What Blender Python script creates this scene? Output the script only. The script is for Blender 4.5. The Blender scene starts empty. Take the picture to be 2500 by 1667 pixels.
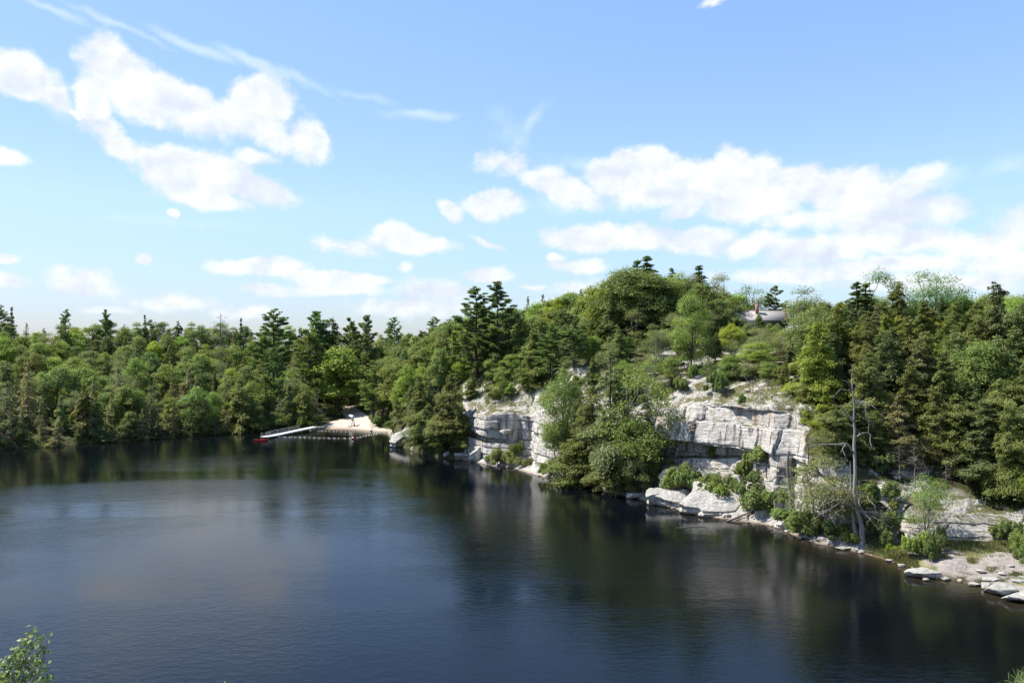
import bpy, math, random
import numpy as np
from mathutils import Vector, Matrix

R = math.radians
F = 2022.0          # focal length in units of the 2500 px wide photograph
HY = 850.0          # horizon row
H = 25.0            # eye height above the lake
RES = 1.0
rng = np.random.RandomState(7)
random.seed(7)
C = bpy.context.scene.collection

# ------------------------------------------------------------------ camera, light, exposure
scn = bpy.context.scene
cam = bpy.data.objects.new('camera', bpy.data.cameras.new('camera'))
C.objects.link(cam)
scn.camera = cam
cam.location = (0, 0, H)
cam.data.sensor_width = 36.0
cam.data.lens = 36.0 * F / 2500.0
cam.rotation_euler = (R(90) + math.atan((HY - 833.5) / F), 0, 0)
cam.data.clip_start = 0.3
cam.data.clip_end = 6000

SUN_EL = 56.0
SUN_AZ = -76.0      # measured from +Y (view axis) towards +X
sdir = Vector((math.sin(R(SUN_AZ)) * math.cos(R(SUN_EL)), math.cos(R(SUN_AZ)) * math.cos(R(SUN_EL)), math.sin(R(SUN_EL))))
sun = bpy.data.lights.new('sun', 'SUN')
sun.energy = 4.6
sun.angle = R(0.53)
sun.color = (1.0, 0.955, 0.88)
so = bpy.data.objects.new('sun', sun)
C.objects.link(so)
so.rotation_euler = sdir.to_track_quat('Z', 'Y').to_euler()
so.location = (-150, 40, 200)

scn.view_settings.view_transform = 'Standard'
scn.view_settings.look = 'None'
scn.view_settings.exposure = 0.93
scn.view_settings.gamma = 1.0
scn.view_settings.use_curve_mapping = False
scn.cycles.max_bounces = 6
scn.cycles.diffuse_bounces = 3
scn.cycles.glossy_bounces = 3
scn.cycles.transmission_bounces = 3
scn.cycles.use_denoising = True
scn.cycles.caustics_reflective = False
scn.cycles.caustics_refractive = False


class NT:
    """tiny helper round a node tree"""
    def __init__(s, tree):
        s.t = tree
        tree.nodes.clear()

    def n(s, typ, ins=None, **kw):
        nd = s.t.nodes.new(typ)
        for k, v in kw.items():
            setattr(nd, k, v)
        for k, v in (ins or {}).items():
            if isinstance(v, bpy.types.NodeSocket):
                s.t.links.new(v, nd.inputs[k])
            else:
                nd.inputs[k].default_value = v
        return nd

    def m(s, op, a, b=0.0, c=0.0, clamp=False):
        nd = s.n('ShaderNodeMath', {0: a, 1: b, 2: c}, operation=op)
        nd.use_clamp = clamp
        return nd.outputs[0]

    def vm(s, op, a, b=(0, 0, 0)):
        nd = s.n('ShaderNodeVectorMath', {0: a, 1: b}, operation=op)
        return nd.outputs['Value'] if op in ('LENGTH', 'DOT_PRODUCT') else nd.outputs[0]

    def ramp(s, v, a, b, c=0.0, d=1.0, smooth=True):
        nd = s.n('ShaderNodeMapRange', {'Value': v, 'From Min': a, 'From Max': b, 'To Min': c, 'To Max': d})
        nd.interpolation_type = 'SMOOTHSTEP' if smooth else 'LINEAR'
        return nd.outputs[0]

    def mix(s, f, a, b, blend='MIX'):
        nd = s.t.nodes.new('ShaderNodeMix')
        nd.data_type = 'RGBA'
        nd.blend_type = blend
        for k, v in ((0, f), (6, a), (7, b)):
            if isinstance(v, bpy.types.NodeSocket):
                s.t.links.new(v, nd.inputs[k])
            else:
                nd.inputs[k].default_value = v if not isinstance(v, tuple) or len(v) == 4 else v + (1,)
        return nd.outputs[2]

    def noise(s, vec, scale, detail=4, rough=0.5, dist=0.0, dim='3D'):
        nd = s.n('ShaderNodeTexNoise', {'Scale': scale, 'Detail': detail, 'Roughness': rough, 'Distortion': dist})
        nd.noise_dimensions = dim
        if vec is not None:
            s.t.links.new(vec, nd.inputs['Vector'])
        return nd.outputs['Fac']

    def link(s, a, b):
        s.t.links.new(a, b)


# ------------------------------------------------------------------ sky with clouds
SKY_G = ((0.56, 0.62, 0.84, 1), (1.05, 1.075, 1.14, 1), (1.14, 1.24, 1.34, 1))


def build_world():
    w = bpy.data.worlds.new('World')
    scn.world = w
    w.use_nodes = True
    T = NT(w.node_tree)
    sky = T.n('ShaderNodeTexSky')
    sky.sky_type = 'NISHITA'
    sky.sun_disc = False
    sky.sun_elevation = R(SUN_EL)
    sky.sun_rotation = R(SUN_AZ)
    sky.altitude = 500
    sky.air_density = 1.0
    sky.dust_density = 0.6
    sky.ozone_density = 1.0
    tc = T.n('ShaderNodeTexCoord').outputs['Generated']
    sp = T.n('ShaderNodeSeparateXYZ', {0: tc})
    x, y, z = sp.outputs[0], sp.outputs[1], sp.outputs[2]
    az = T.m('MULTIPLY', T.m('ARCTAN2', x, y), F)
    el = T.m('MULTIPLY', T.m('ARCSINE', z), F)
    P0 = T.n('ShaderNodeCombineXYZ', {0: az, 1: el, 2: 0.0}).outputs[0]
    # billowing warp of the lookup
    wn = T.n('ShaderNodeTexNoise', {'Vector': P0, 'Scale': 0.011, 'Detail': 5.0, 'Roughness': 0.55})
    wv = T.vm('SUBTRACT', wn.outputs['Color'], (0.5, 0.5, 0.5))
    wsc = T.n('ShaderNodeVectorMath', {0: wv, 'Scale': 38.0}, operation='SCALE').outputs[0]
    P = T.vm('ADD', P0, wsc)
    clouds = [
        # cx, cy, rx, ry, rot, weight    (photo pixels; rot in degrees, + = rising to the right)
        (250, 143, 60, 60, 0, 1.25), (325, 215, 120, 62, -30, 1.35), (452, 258, 125, 52, -22, 1.35), (590, 292, 110, 42, -10, 1.2),
        (642, 248, 82, 58, 0, 1.3), (755, 345, 60, 50, -50, 1.05), (665, 345, 60, 28, -20, .8), (222, 245, 42, 60, 0, 1.0),
        (282, 345, 75, 32, -48, .95), (480, 422, 145, 58, -4, 1.35), (615, 455, 105, 36, -16, 1.2), (375, 405, 60, 38, -30, 1.0),
        (430, 372, 70, 24, 0, .7), (620, 385, 55, 20, 0, .6), (500, 485, 110, 24, -4, .9),
        (45, 186, 85, 48, -8, 1.2), (128, 232, 52, 28, -40, .9), (180, 275, 26, 9, -35, .6), (20, 385, 36, 17, 0, .85), (420, 520, 16, 11, 0, .8),
        (1515, 425, 90, 58, 10, 1.3), (1590, 404, 70, 50, 0, 1.25), (1650, 452, 200, 60, 0, 1.2), (1787, 398, 45, 50, 0, 1.2),
        (1850, 425, 70, 48, 0, 1.15), (1790, 462, 180, 52, 0, 1.1), (1957, 425, 55, 32, 0, 1.0), (2030, 455, 170, 44, 0, 1.0),
        (2110, 480, 160, 50, 0, 1.0), (2228, 432, 75, 22, 18, .7), (2160, 522, 170, 45, 0, 1.0), (2290, 505, 75, 32, 0, .75),
        (1330, 436, 62, 36, 0, 1.15), (1392, 470, 90, 38, -12, 1.0), (1670, 512, 75, 26, 15, .95), (1834, 505, 150, 38, 0, .95),
        (1985, 533, 150, 24, 0, .7),
        (1455, 580, 110, 36, 0, 1.15), (1560, 580, 105, 34, 0, 1.1), (1700, 588, 105, 34, 0, 1.1), (1362, 576, 50, 24, 0, .8),
        (1834, 597, 85, 28, 8, .95), (1994, 612, 130, 42, 0, 1.0), (2206, 585, 150, 34, 0, .8), (2380, 598, 120, 34, 0, .8),
        (2490, 648, 120, 40, 0, .85), (2150, 648, 200, 26, 0, .75), (1930, 672, 200, 22, 0, .7), (2290, 690, 220, 26, 0, .7),
        (1410, 648, 75, 20, -5, .9), (1362, 627, 32, 13, 0, .9), (2640, 520, 150, 50, 0, .8), (2700, 650, 200, 90, 0, .9),
        (1205, 500, 76, 38, 0, 1.15), (1103, 513, 44, 22, -40, .95), (1225, 393, 66, 32, 0, .55), (1000, 590, 120, 28, -3, 1.15),
        (960, 570, 58, 28, 0, 1.1), (625, 655, 110, 24, 0, 1.1), (695, 645, 52, 20, 0, 1.0), (790, 677, 110, 24, -3, .95),
        (905, 680, 62, 14, 0, .8), (650, 710, 70, 17, 0, .9), (820, 702, 120, 20, 0, .8), (1190, 672, 68, 20, 0, 1.0),
        (1063, 712, 110, 34, 0, .7), (1000, 748, 140, 26, 0, .6), (349, 635, 24, 15, 0, 1.05), (205, 690, 78, 34, -15, .62),
        (12, 630, 32, 15, 0, .95), (18, 686, 38, 20, 0, 1.0), (420, 742, 100, 20, 0, .6), (590, 765, 75, 16, 0, .6),
        (1740, 8, 36, 12, 10, .7), (850, 600, 75, 22, -10, .5), (1190, 592, 52, 11, -25, .75), (1420, 705, 90, 26, 0, .7),
        (1360, 744, 60, 18, 0, .7), (990, 648, 18, 14, 0, .6), (1305, 700, 30, 8, 0, .6), (250, 758, 60, 10, 0, .5),
        (-300, 250, 160, 70, 0, 1.1), (-650, 420, 200, 80, 0, 1.1), (2900, 350, 220, 80, 0, 1.0),
    ]
    def blobs(lst, P, k, fx, fy):
        # one chained state vector (azimuth, elevation, field) keeps the shader's memory small
        V = T.vm('ADD', T.vm('MULTIPLY', P, (1, 1, 0)), (0, 0, -9.0))
        for cx, cy, rx, ry, rot, wt in lst:
            a = math.atan((cx - 1250) / F) * F
            e = math.atan((HY - cy) / math.hypot(F, cx - 1250)) * F
            mp = T.n('ShaderNodeMapping', {'Vector': V, 'Location': (a, e, 0), 'Rotation': (0, 0, R(rot)), 'Scale': (rx * fx, ry * fy, 1e6)}, vector_type='TEXTURE')
            v = T.m('MULTIPLY', T.m('SUBTRACT', 1.0, T.vm('LENGTH', mp.outputs[0])), wt)
            sp_ = T.n('ShaderNodeSeparateXYZ', {0: V})
            nw = T.m('SMOOTH_MAX', sp_.outputs[2], v, k)
            V = T.n('ShaderNodeCombineXYZ', {0: sp_.outputs[0], 1: sp_.outputs[1], 2: nw}).outputs[0]
        return T.n('ShaderNodeSeparateXYZ', {0: V}).outputs[2]
    acc = blobs(clouds, P, 0.12, 1.03, 1.03)
    base = acc
    n1 = T.noise(P, 0.018, 10, 0.64)
    st = T.n('ShaderNodeVectorMath', {0: P, 1: (1.0, 1.9, 1.0)}, operation='MULTIPLY').outputs[0]
    n2 = T.noise(st, 0.006, 9, 0.6)
    fld = T.m('ADD', base, T.m('MULTIPLY', T.m('SUBTRACT', n1, 0.5), 1.15))
    fld = T.m('ADD', fld, T.m('MULTIPLY', T.m('SUBTRACT', n2, 0.5), 0.7))
    alpha = T.m('POWER', T.ramp(fld, -0.15, 0.42, smooth=True), 1.0)
    # light on the upper-left side of each billow, pale blue-grey below
    off = T.vm('ADD', P, (-14, 22, 0))
    s1 = T.noise(P, 0.010, 4, 0.5)
    n1b = T.noise(off, 0.010, 4, 0.5)
    lit = T.m('ADD', 0.42, T.m('MULTIPLY', T.m('SUBTRACT', s1, n1b), 3.0))
    lit = T.m('ADD', lit, T.m('MULTIPLY', T.ramp(n2, 0.40, 0.58), 0.5))
    lit = T.m('MINIMUM', T.m('MAXIMUM', lit, 0.0), 1.0)
    ccol = T.mix(lit, (0.60, 0.665, 0.775, 1), (0.79, 0.825, 0.85, 1))
    # thin streaks (old contrail and cirrus)
    streaks = [(110, 12, 120, 9, -14, .7), (290, 62, 130, 9, -17, .9), (470, 112, 140, 13, -16, 1.0), (620, 152, 120, 15, -16, 1.1), (740, 198, 110, 12, -21, .7), (890, 236, 120, 11, -12, .6),
               (1030, 282, 120, 13, 0, .9), (1300, 300, 75, 18, 55, .7), (1260, 350, 60, 25, 60, .6), (1440, 400, 120, 22, 0, .6), (2470, 400, 90, 20, 12, .6), (2330, 420, 70, 24, 0, .5),
               (500, 545, 260, 12, 0, .35), (1400, 500, 160, 26, 0, .6), (100, 250, 160, 20, -25, .4), (1230, 330, 50, 60, 0, .35)]
    acc = blobs(streaks, P, 0.2, 1.0, 1.25)
    n3 = T.noise(P0, 0.012, 7, 0.6)
    wis = T.ramp(T.m('ADD', acc, T.m('MULTIPLY', T.m('SUBTRACT', n3, 0.5), 1.3)), -0.05, 1.0, 0.0, 0.34)
    # cloud radiance is expressed relative to the Nishita scale (strength below)
    K = 1.0 / 0.096
    sc = T.n('ShaderNodeVectorMath', {0: ccol, 'Scale': K * 0.665}, operation='SCALE').outputs[0]
    grade = T.mix(T.ramp(el, 0, 330, smooth=False), SKY_G[0], SKY_G[1])
    grade = T.mix(T.ramp(el, 330, 800, smooth=False), grade, SKY_G[2])
    side = T.ramp(az, -1400, 1300, 0.86, 1.08, smooth=False)
    veil = T.mix(1.0, sky.outputs[0], grade, 'MULTIPLY')
    veil = T.mix(1.0, veil, T.n('ShaderNodeCombineXYZ', {0: side, 1: T.m('MULTIPLY', side, T.ramp(az, -1400, 0, 0.975, 1.0)), 2: side}).outputs[0], 'MULTIPLY')
    c1 = T.mix(wis, veil, (0.62 * K, 0.66 * K, 0.72 * K, 1))
    c2 = T.mix(alpha, c1, sc)
    bg = T.n('ShaderNodeBackground', {'Color': c2, 'Strength': 0.096})
    plain = T.n('ShaderNodeBackground', {'Color': veil, 'Strength': 0.096})
    # clouds are only worked out where there are any
    inside = T.m('MULTIPLY', T.m('LESS_THAN', T.m('ABSOLUTE', T.m('SUBTRACT', az, -150)), 2150), T.m('MULTIPLY', T.m('LESS_THAN', el, 930), T.m('GREATER_THAN', el, -5)))
    mx = T.n('ShaderNodeMixShader', {0: inside, 1: plain.outputs[0], 2: bg.outputs[0]})
    T.n('ShaderNodeOutputWorld', {'Surface': mx.outputs[0]})
    w.cycles.sampling_method = 'MANUAL'
    w.cycles.sample_map_resolution = 512


build_world()


# ------------------------------------------------------------------ helpers
def tag(o, label=None, cat=None, group=None, kind=None):
    if label: o['label'] = label
    if cat: o['category'] = cat
    if group: o['group'] = group
    if kind: o['kind'] = kind
    return o


def at(px, py, Y):
    """the point of the world seen at photo pixel (px, py) at distance Y"""
    return Vector(((px - 1250) / F * Y, Y, H - (py - HY) / F * Y))


def zat(py, Y):
    return H - (py - HY) / F * Y


class MB:
    def __init__(s):
        s.v = []; s.f = []; s.n = 0; s.tint = []

    def add(s, v, f, tint=None):
        v = np.asarray(v, dtype=np.float64).reshape(-1, 3)
        f = np.asarray(f, dtype=np.int64)
        s.v.append(v); s.f.append(f + s.n); s.n += len(v)
        s.tint.append(np.full(len(f), 0.5) if tint is None else np.asarray(tint, dtype=float) * np.ones(len(f)))
        return s

    def quads(s, P, U, V, tint=None):
        """diamond leaves centred on P with half axes U, V"""
        n = len(P)
        v = np.stack([P - U, P - V, P + U, P + V], 1).reshape(-1, 3)
        f = np.arange(4 * n).reshape(-1, 4)
        return s.add(v, f, tint)

    def tube(s, pts, rad, sides=6, cap=True):
        pts = np.asarray([tuple(p) for p in pts], float); n = len(pts)
        rad = np.asarray(rad, float) * np.ones(n)
        d = np.gradient(pts, axis=0)
        d /= np.linalg.norm(d, axis=1, keepdims=True) + 1e-9
        ref = np.where(np.abs(d[:, 2:3]) > 0.9, np.array([[1., 0, 0]]), np.array([[0, 0, 1.]]))
        a = np.cross(d, ref); a /= np.linalg.norm(a, axis=1, keepdims=True) + 1e-9
        b = np.cross(d, a)
        th = np.linspace(0, 2 * math.pi, sides, endpoint=False)
        v = pts[:, None, :] + rad[:, None, None] * (np.cos(th)[None, :, None] * a[:, None, :] + np.sin(th)[None, :, None] * b[:, None, :])
        i = np.arange(n - 1)[:, None] * sides; j = np.arange(sides)[None, :]; j2 = (j + 1) % sides
        f = np.stack([i + j, i + j2, i + sides + j2, i + sides + j], -1).reshape(-1, 4)
        s.add(v.reshape(-1, 3), f)
        if cap:
            c = np.vstack([pts[-1:], v[-1]])
            k = np.arange(sides)
            s.add(c, np.stack([np.zeros(sides, int), k + 1, (k + 1) % sides + 1, np.zeros(sides, int)], 1)[:, [0, 1, 2, 2]])
        return s

    def box(s, c, h, M=None):
        c = np.array(c, float); h = np.array(h, float)
        v = np.array([[x, y, z] for x in (-1, 1) for y in (-1, 1) for z in (-1, 1)], float) * h
        if M is not None:
            v = v @ np.array(M).T
        f = [[0, 1, 3, 2], [4, 6, 7, 5], [0, 4, 5, 1], [2, 3, 7, 6], [0, 2, 6, 4], [1, 5, 7, 3]]
        return s.add(v + c, f)

    def bar(s, a, b, w, h=None):
        """square beam from a to b"""
        a = Vector(a); b = Vector(b); h = h or w
        d = (b - a); L = d.length; d.normalize()
        up = Vector((0, 0, 1)) if abs(d.z) < .9 else Vector((1, 0, 0))
        x = d.cross(up).normalized(); y = x.cross(d)
        M = np.array([x, d, y]).T
        return s.box((a + b) / 2, (w / 2, L / 2, h / 2), M)

    def build(s, name, mat, parent=None, smooth=False, link=True):
        me = bpy.data.meshes.new(name)
        if s.n:
            v = np.concatenate(s.v); f = np.concatenate(s.f); t = np.concatenate(s.tint)
            tri = f[:, 2] == f[:, 3]
            sizes = np.where(tri, 3, 4)
            loops = f.reshape(-1)
            if tri.any():
                keep = np.ones(f.shape, bool); keep[tri, 3] = False
                loops = f[keep]
            me.vertices.add(len(v)); me.vertices.foreach_set('co', v.astype(np.float32).ravel())
            me.loops.add(len(loops)); me.loops.foreach_set('vertex_index', loops.astype(np.int32))
            me.polygons.add(len(f))
            st = np.concatenate([[0], np.cumsum(sizes)[:-1]])
            me.polygons.foreach_set('loop_start', st.astype(np.int32))
            me.polygons.foreach_set('loop_total', sizes.astype(np.int32))
            if smooth:
                me.polygons.foreach_set('use_smooth', np.ones(len(f), bool))
            at_ = me.attributes.new('tint', 'FLOAT', 'FACE')
            at_.data.foreach_set('value', t.astype(np.float32))
            me.update(calc_edges=True)
            me.validate()
        me.materials.append(mat)
        o = bpy.data.objects.new(name, me)
        if link:
            C.objects.link(o)
        if parent is not None:
            o.parent = parent
        return o


def empty(name, loc=(0, 0, 0), rz=0.0, sc=1.0):
    o = bpy.data.objects.new(name, None)
    o.empty_display_size = 0.5
    C.objects.link(o)
    o.location = loc; o.rotation_euler = (0, 0, rz)
    o.scale = (sc, sc, sc) if not isinstance(sc, (tuple, list)) else sc
    return o


# value noise (numpy)
_perm = np.random.RandomState(3).permutation(4096)


def _h(ix, iy, iz):
    return _perm[(_perm[(_perm[ix & 4095] + iy) & 4095] + iz) & 4095] / 4095.0


def vnoise(x, y, z=0.0, seed=0):
    x = np.asarray(x, float) + seed * 17.13; y = np.asarray(y, float) + seed * 5.7; z = np.asarray(z, float) + x * 0
    y = y + x * 0
    ix = np.floor(x).astype(int); iy = np.floor(y).astype(int); iz = np.floor(z).astype(int)
    fx = x - ix; fy = y - iy; fz = z - iz
    fx = fx * fx * (3 - 2 * fx); fy = fy * fy * (3 - 2 * fy); fz = fz * fz * (3 - 2 * fz)
    r = 0
    for a in (0, 1):
        wa = fx if a else 1 - fx
        for b in (0, 1):
            wb = fy if b else 1 - fy
            for c in (0, 1):
                wc = fz if c else 1 - fz
                r = r + wa * wb * wc * _h(ix + a, iy + b, iz + c)
    return r * 2 - 1


def fbm(x, y, z=0.0, oct=4, seed=0, gain=0.5):
    a = 1.0; s = 0; t = 0
    for k in range(oct):
        s = s + a * vnoise(x * 2 ** k, y * 2 ** k, np.asarray(z) * 2 ** k, seed + k * 3)
        t += a; a *= gain
    return s / t


# ------------------------------------------------------------------ materials
def newmat(name):
    m = bpy.data.materials.new(name)
    m.use_nodes = True
    return m, NT(m.node_tree)


def leaf_mat(name, c1, c2, c3, trans=0.25, rough=0.6, spec=0.25):
    m, T = newmat(name)
    oi = T.n('ShaderNodeObjectInfo')
    tint = T.n('ShaderNodeAttribute', attribute_name='tint').outputs['Fac']
    col = T.mix(T.ramp(tint, 0.0, 0.5, smooth=False), c1 + (1,), c2 + (1,))
    col = T.mix(T.ramp(tint, 0.5, 1.0, smooth=False), col, c3 + (1,))
    col = T.mix(1.0, col, oi.outputs['Color'], 'MULTIPLY')
    bs = T.n('ShaderNodeBsdfPrincipled', {'Base Color': col, 'Roughness': rough, 'Specular IOR Level': spec})
    tc = T.mix(1.0, col, (1.25, 1.35, 0.7, 1), 'MULTIPLY')
    tr = T.n('ShaderNodeBsdfTranslucent', {'Color': tc})
    mx = T.n('ShaderNodeMixShader', {0: trans, 1: bs.outputs[0], 2: tr.outputs[0]})
    T.n('ShaderNodeOutputMaterial', {'Surface': mx.outputs[0]})
    return m


def simple(name, col, rough=0.6, noise=0.0, scale=3.0, spec=0.4, metal=0.0, bump=0.0):
    m, T = newmat(name)
    tc = T.n('ShaderNodeTexCoord').outputs['Object']
    c = col + (1,)
    ins = {'Roughness': rough, 'Specular IOR Level': spec, 'Metallic': metal}
    if noise:
        n = T.noise(tc, scale, 5, 0.6)
        lo = tuple(v * (1 - noise) for v in col) + (1,)
        hi = tuple(min(1, v * (1 + noise)) for v in col) + (1,)
        c = T.mix(T.ramp(n, 0.3, 0.7), lo, hi)
    ins['Base Color'] = c
    bs = T.n('ShaderNodeBsdfPrincipled', ins)
    if bump:
        b = T.n('ShaderNodeBump', {'Height': T.noise(tc, scale * 4, 5, 0.6), 'Strength': 0.7, 'Distance': bump})
        T.link(b.outputs[0], bs.inputs['Normal'])
    T.n('ShaderNodeOutputMaterial', {'Surface': bs.outputs[0]})
    return m


def bark_mat(name, a, b, scale=6.0):
    m, T = newmat(name)
    tc = T.n('ShaderNodeTexCoord').outputs['Object']
    st = T.n('ShaderNodeVectorMath', {0: tc, 1: (3.0, 3.0, 0.6)}, operation='MULTIPLY').outputs[0]
    n = T.noise(st, scale, 5, 0.65)
    c = T.mix(T.ramp(n, 0.32, 0.68), a + (1,), b + (1,))
    bs = T.n('ShaderNodeBsdfPrincipled', {'Base Color': c, 'Roughness': 0.85, 'Specular IOR Level': 0.2})
    bm = T.n('ShaderNodeBump', {'Height': n, 'Strength': 0.6, 'Distance': 0.03})
    T.link(bm.outputs[0], bs.inputs['Normal'])
    T.n('ShaderNodeOutputMaterial', {'Surface': bs.outputs[0]})
    return m


def rock_color(T, pos, seed=0.0):
    """pale grey-white conglomerate: vertical dark, tan and grey weather streaks, lichen speckle, iron band at the waterline"""
    sp = T.n('ShaderNodeSeparateXYZ', {0: pos})
    z = sp.outputs[2]
    big = T.noise(pos, 0.35, 5, 0.6, 0.5)
    fine = T.noise(pos, 3.2, 7, 0.7)
    c = T.mix(T.ramp(big, 0.35, 0.65), (0.46, 0.43, 0.385, 1), (0.62, 0.59, 0.545, 1))
    c = T.mix(T.m('MULTIPLY', T.ramp(fine, 0.30, 0.50, 1, 0), 0.45), c, (0.19, 0.185, 0.175, 1))
    stv = T.n('ShaderNodeVectorMath', {0: pos, 1: (0.95, 0.95, 0.075)}, operation='MULTIPLY').outputs[0]
    s1 = T.noise(stv, 1.3, 6, 0.62, 0.3)
    s2 = T.noise(T.vm('ADD', stv, (31.0, 7.0, 3.0)), 1.6, 6, 0.62, 0.3)
    nn = T.n('ShaderNodeNewGeometry').outputs['Normal']
    nz = T.n('ShaderNodeSeparateXYZ', {0: nn}).outputs[2]
    wall = T.ramp(nz, 0.25, 0.6, 1.0, 0.0)
    c = T.mix(T.m('MULTIPLY', T.m('MULTIPLY', T.ramp(s1, 0.505, 0.61), wall), 0.85), c, (0.09, 0.08, 0.075, 1))
    c = T.mix(T.m('MULTIPLY', T.m('MULTIPLY', T.ramp(s2, 0.50, 0.64), wall), 0.62), c, (0.44, 0.33, 0.21, 1))
    # lichen and grit on the flat tops
    l = T.noise(pos, 1.4, 6, 0.7)
    c = T.mix(T.m('MULTIPLY', T.ramp(l, 0.52, 0.66), 0.5), c, (0.27, 0.28, 0.25, 1))
    top = T.m('MULTIPLY', T.ramp(nz, 0.45, 0.8), T.ramp(T.noise(pos, 2.2, 7, 0.75), 0.36, 0.52))
    c = T.mix(T.m('MULTIPLY', top, 0.72), c, (0.25, 0.24, 0.215, 1))
    sal = T.noise(pos, 9.0, 3, 0.8)
    c = T.mix(T.m('MULTIPLY', T.ramp(sal, 0.58, 0.66), 0.4), c, (0.62, 0.60, 0.57, 1))
    # wet iron-stained foot
    zz = T.m('ADD', z, T.m('MULTIPLY', T.m('SUBTRACT', l, 0.5), 0.5))
    c = T.mix(T.m('MULTIPLY', T.ramp(zz, 0.10, 0.30, 1, 0), 0.65), c, (0.26, 0.175, 0.115, 1))
    c = T.mix(T.m('MULTIPLY', T.ramp(zz, -0.02, 0.12, 1, 0), 0.8), c, (0.06, 0.045, 0.032, 1))
    return c, fine, nz


def rock_mat():
    m, T = newmat('rock')
    g = T.n('ShaderNodeNewGeometry')
    pos = g.outputs['Position']
    c, fine, nz = rock_color(T, pos)
    bs = T.n('ShaderNodeBsdfPrincipled', {'Base Color': c, 'Roughness': 0.85, 'Specular IOR Level': 0.2})
    stq = T.n('ShaderNodeVectorMath', {0: pos, 1: (0.5, 0.5, 2.2)}, operation='MULTIPLY').outputs[0]
    hb = T.m('ADD', T.m('MULTIPLY', T.noise(stq, 1.0, 8, 0.68), 1.0), T.m('MULTIPLY', fine, 0.4))
    bm = T.n('ShaderNodeBump', {'Height': hb, 'Strength': 0.75, 'Distance': 0.55})
    T.link(bm.outputs[0], bs.inputs['Normal'])
    T.n('ShaderNodeOutputMaterial', {'Surface': bs.outputs[0]})
    return m


def cliff_mat():
    """rock with soil and dry grass lying on its flatter ledges"""
    m, T = newmat('cliff_rock')
    g = T.n('ShaderNodeNewGeometry')
    pos = g.outputs['Position']
    c, fine, nz = rock_color(T, pos)
    sp = T.n('ShaderNodeSeparateXYZ', {0: pos})
    pn = T.noise(pos, 0.32, 5, 0.6)
    gcol = T.mix(T.ramp(T.noise(pos, 2.5, 5, 0.7), 0.35, 0.65), (0.075, 0.085, 0.028, 1), (0.17, 0.15, 0.075, 1))
    gcol = T.mix(T.m('MULTIPLY', T.ramp(T.noise(pos, 0.9, 4, 0.6), 0.5, 0.62), 0.7), gcol, (0.10, 0.075, 0.05, 1))
    mask = T.m('MULTIPLY', T.ramp(nz, 0.66, 0.86), T.ramp(pn, 0.44, 0.54))
    mask = T.m('MULTIPLY', mask, T.ramp(sp.outputs[2], 0.5, 1.2))
    col = T.mix(mask, c, gcol)
    bs = T.n('ShaderNodeBsdfPrincipled', {'Base Color': col, 'Roughness': 0.88, 'Specular IOR Level': 0.18})
    stq = T.n('ShaderNodeVectorMath', {0: pos, 1: (0.5, 0.5, 2.2)}, operation='MULTIPLY').outputs[0]
    hb = T.m('ADD', T.m('MULTIPLY', T.noise(stq, 1.0, 8, 0.68), 1.0), T.m('MULTIPLY', fine, 0.4))
    bm = T.n('ShaderNodeBump', {'Height': hb, 'Strength': 0.8, 'Distance': 0.6})
    T.link(bm.outputs[0], bs.inputs['Normal'])
    T.n('ShaderNodeOutputMaterial', {'Surface': bs.outputs[0]})
    return m


def ground_mat():
    """forest floor, with white bedrock breaking through on the cliff top"""
    m, T = newmat('forest_floor')
    pos = T.n('ShaderNodeNewGeometry').outputs['Position']
    n = T.noise(pos, 0.8, 6, 0.65)
    c = T.mix(T.ramp(n, 0.35, 0.65), (0.045, 0.038, 0.022, 1), (0.075, 0.085, 0.03, 1))
    rk, fine, nz = rock_color(T, pos)
    sp = T.n('ShaderNodeSeparateXYZ', {0: pos})
    # bedrock only on the right hand promontory
    reg = T.m('MULTIPLY', T.ramp(sp.outputs[0], 2, 20), T.m('MULTIPLY', T.ramp(sp.outputs[1], 190, 170), T.ramp(sp.outputs[0], 62, 52)))
    mk = T.m('MULTIPLY', T.ramp(T.noise(pos, 0.17, 5, 0.6), 0.50, 0.56), reg)
    c = T.mix(mk, c, rk)
    bs = T.n('ShaderNodeBsdfPrincipled', {'Base Color': c, 'Roughness': 0.95, 'Specular IOR Level': 0.1})
    bm = T.n('ShaderNodeBump', {'Height': T.noise(pos, 1.5, 6, 0.7), 'Strength': 0.6, 'Distance': 0.3})
    T.link(bm.outputs[0], bs.inputs['Normal'])
    T.n('ShaderNodeOutputMaterial', {'Surface': bs.outputs[0]})
    return m


def sand_mat(name='sand', a=(0.42, 0.36, 0.295), b=(0.52, 0.455, 0.385)):
    m, T = newmat(name)
    pos = T.n('ShaderNodeNewGeometry').outputs['Position']
    n = T.noise(pos, 0.5, 6, 0.7)
    c = T.mix(T.ramp(n, 0.35, 0.65), a + (1,), b + (1,))
    sp = T.n('ShaderNodeSeparateXYZ', {0: pos})
    c = T.mix(T.ramp(sp.outputs[2], 0.1, 0.45, 0.75, 0.0), c, (0.22, 0.15, 0.10, 1))
    pn = T.noise(pos, 6.0, 4, 0.8)
    c = T.mix(T.m('MULTIPLY', T.ramp(pn, 0.6, 0.72), 0.25), c, (0.25, 0.22, 0.19, 1))
    bs = T.n('ShaderNodeBsdfPrincipled', {'Base Color': c, 'Roughness': 0.95, 'Specular IOR Level': 0.1})
    bm = T.n('ShaderNodeBump', {'Height': T.noise(pos, 4.0, 5, 0.7), 'Strength': 0.5, 'Distance': 0.08})
    T.link(bm.outputs[0], bs.inputs['Normal'])
    T.n('ShaderNodeOutputMaterial', {'Surface': bs.outputs[0]})
    return m


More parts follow.
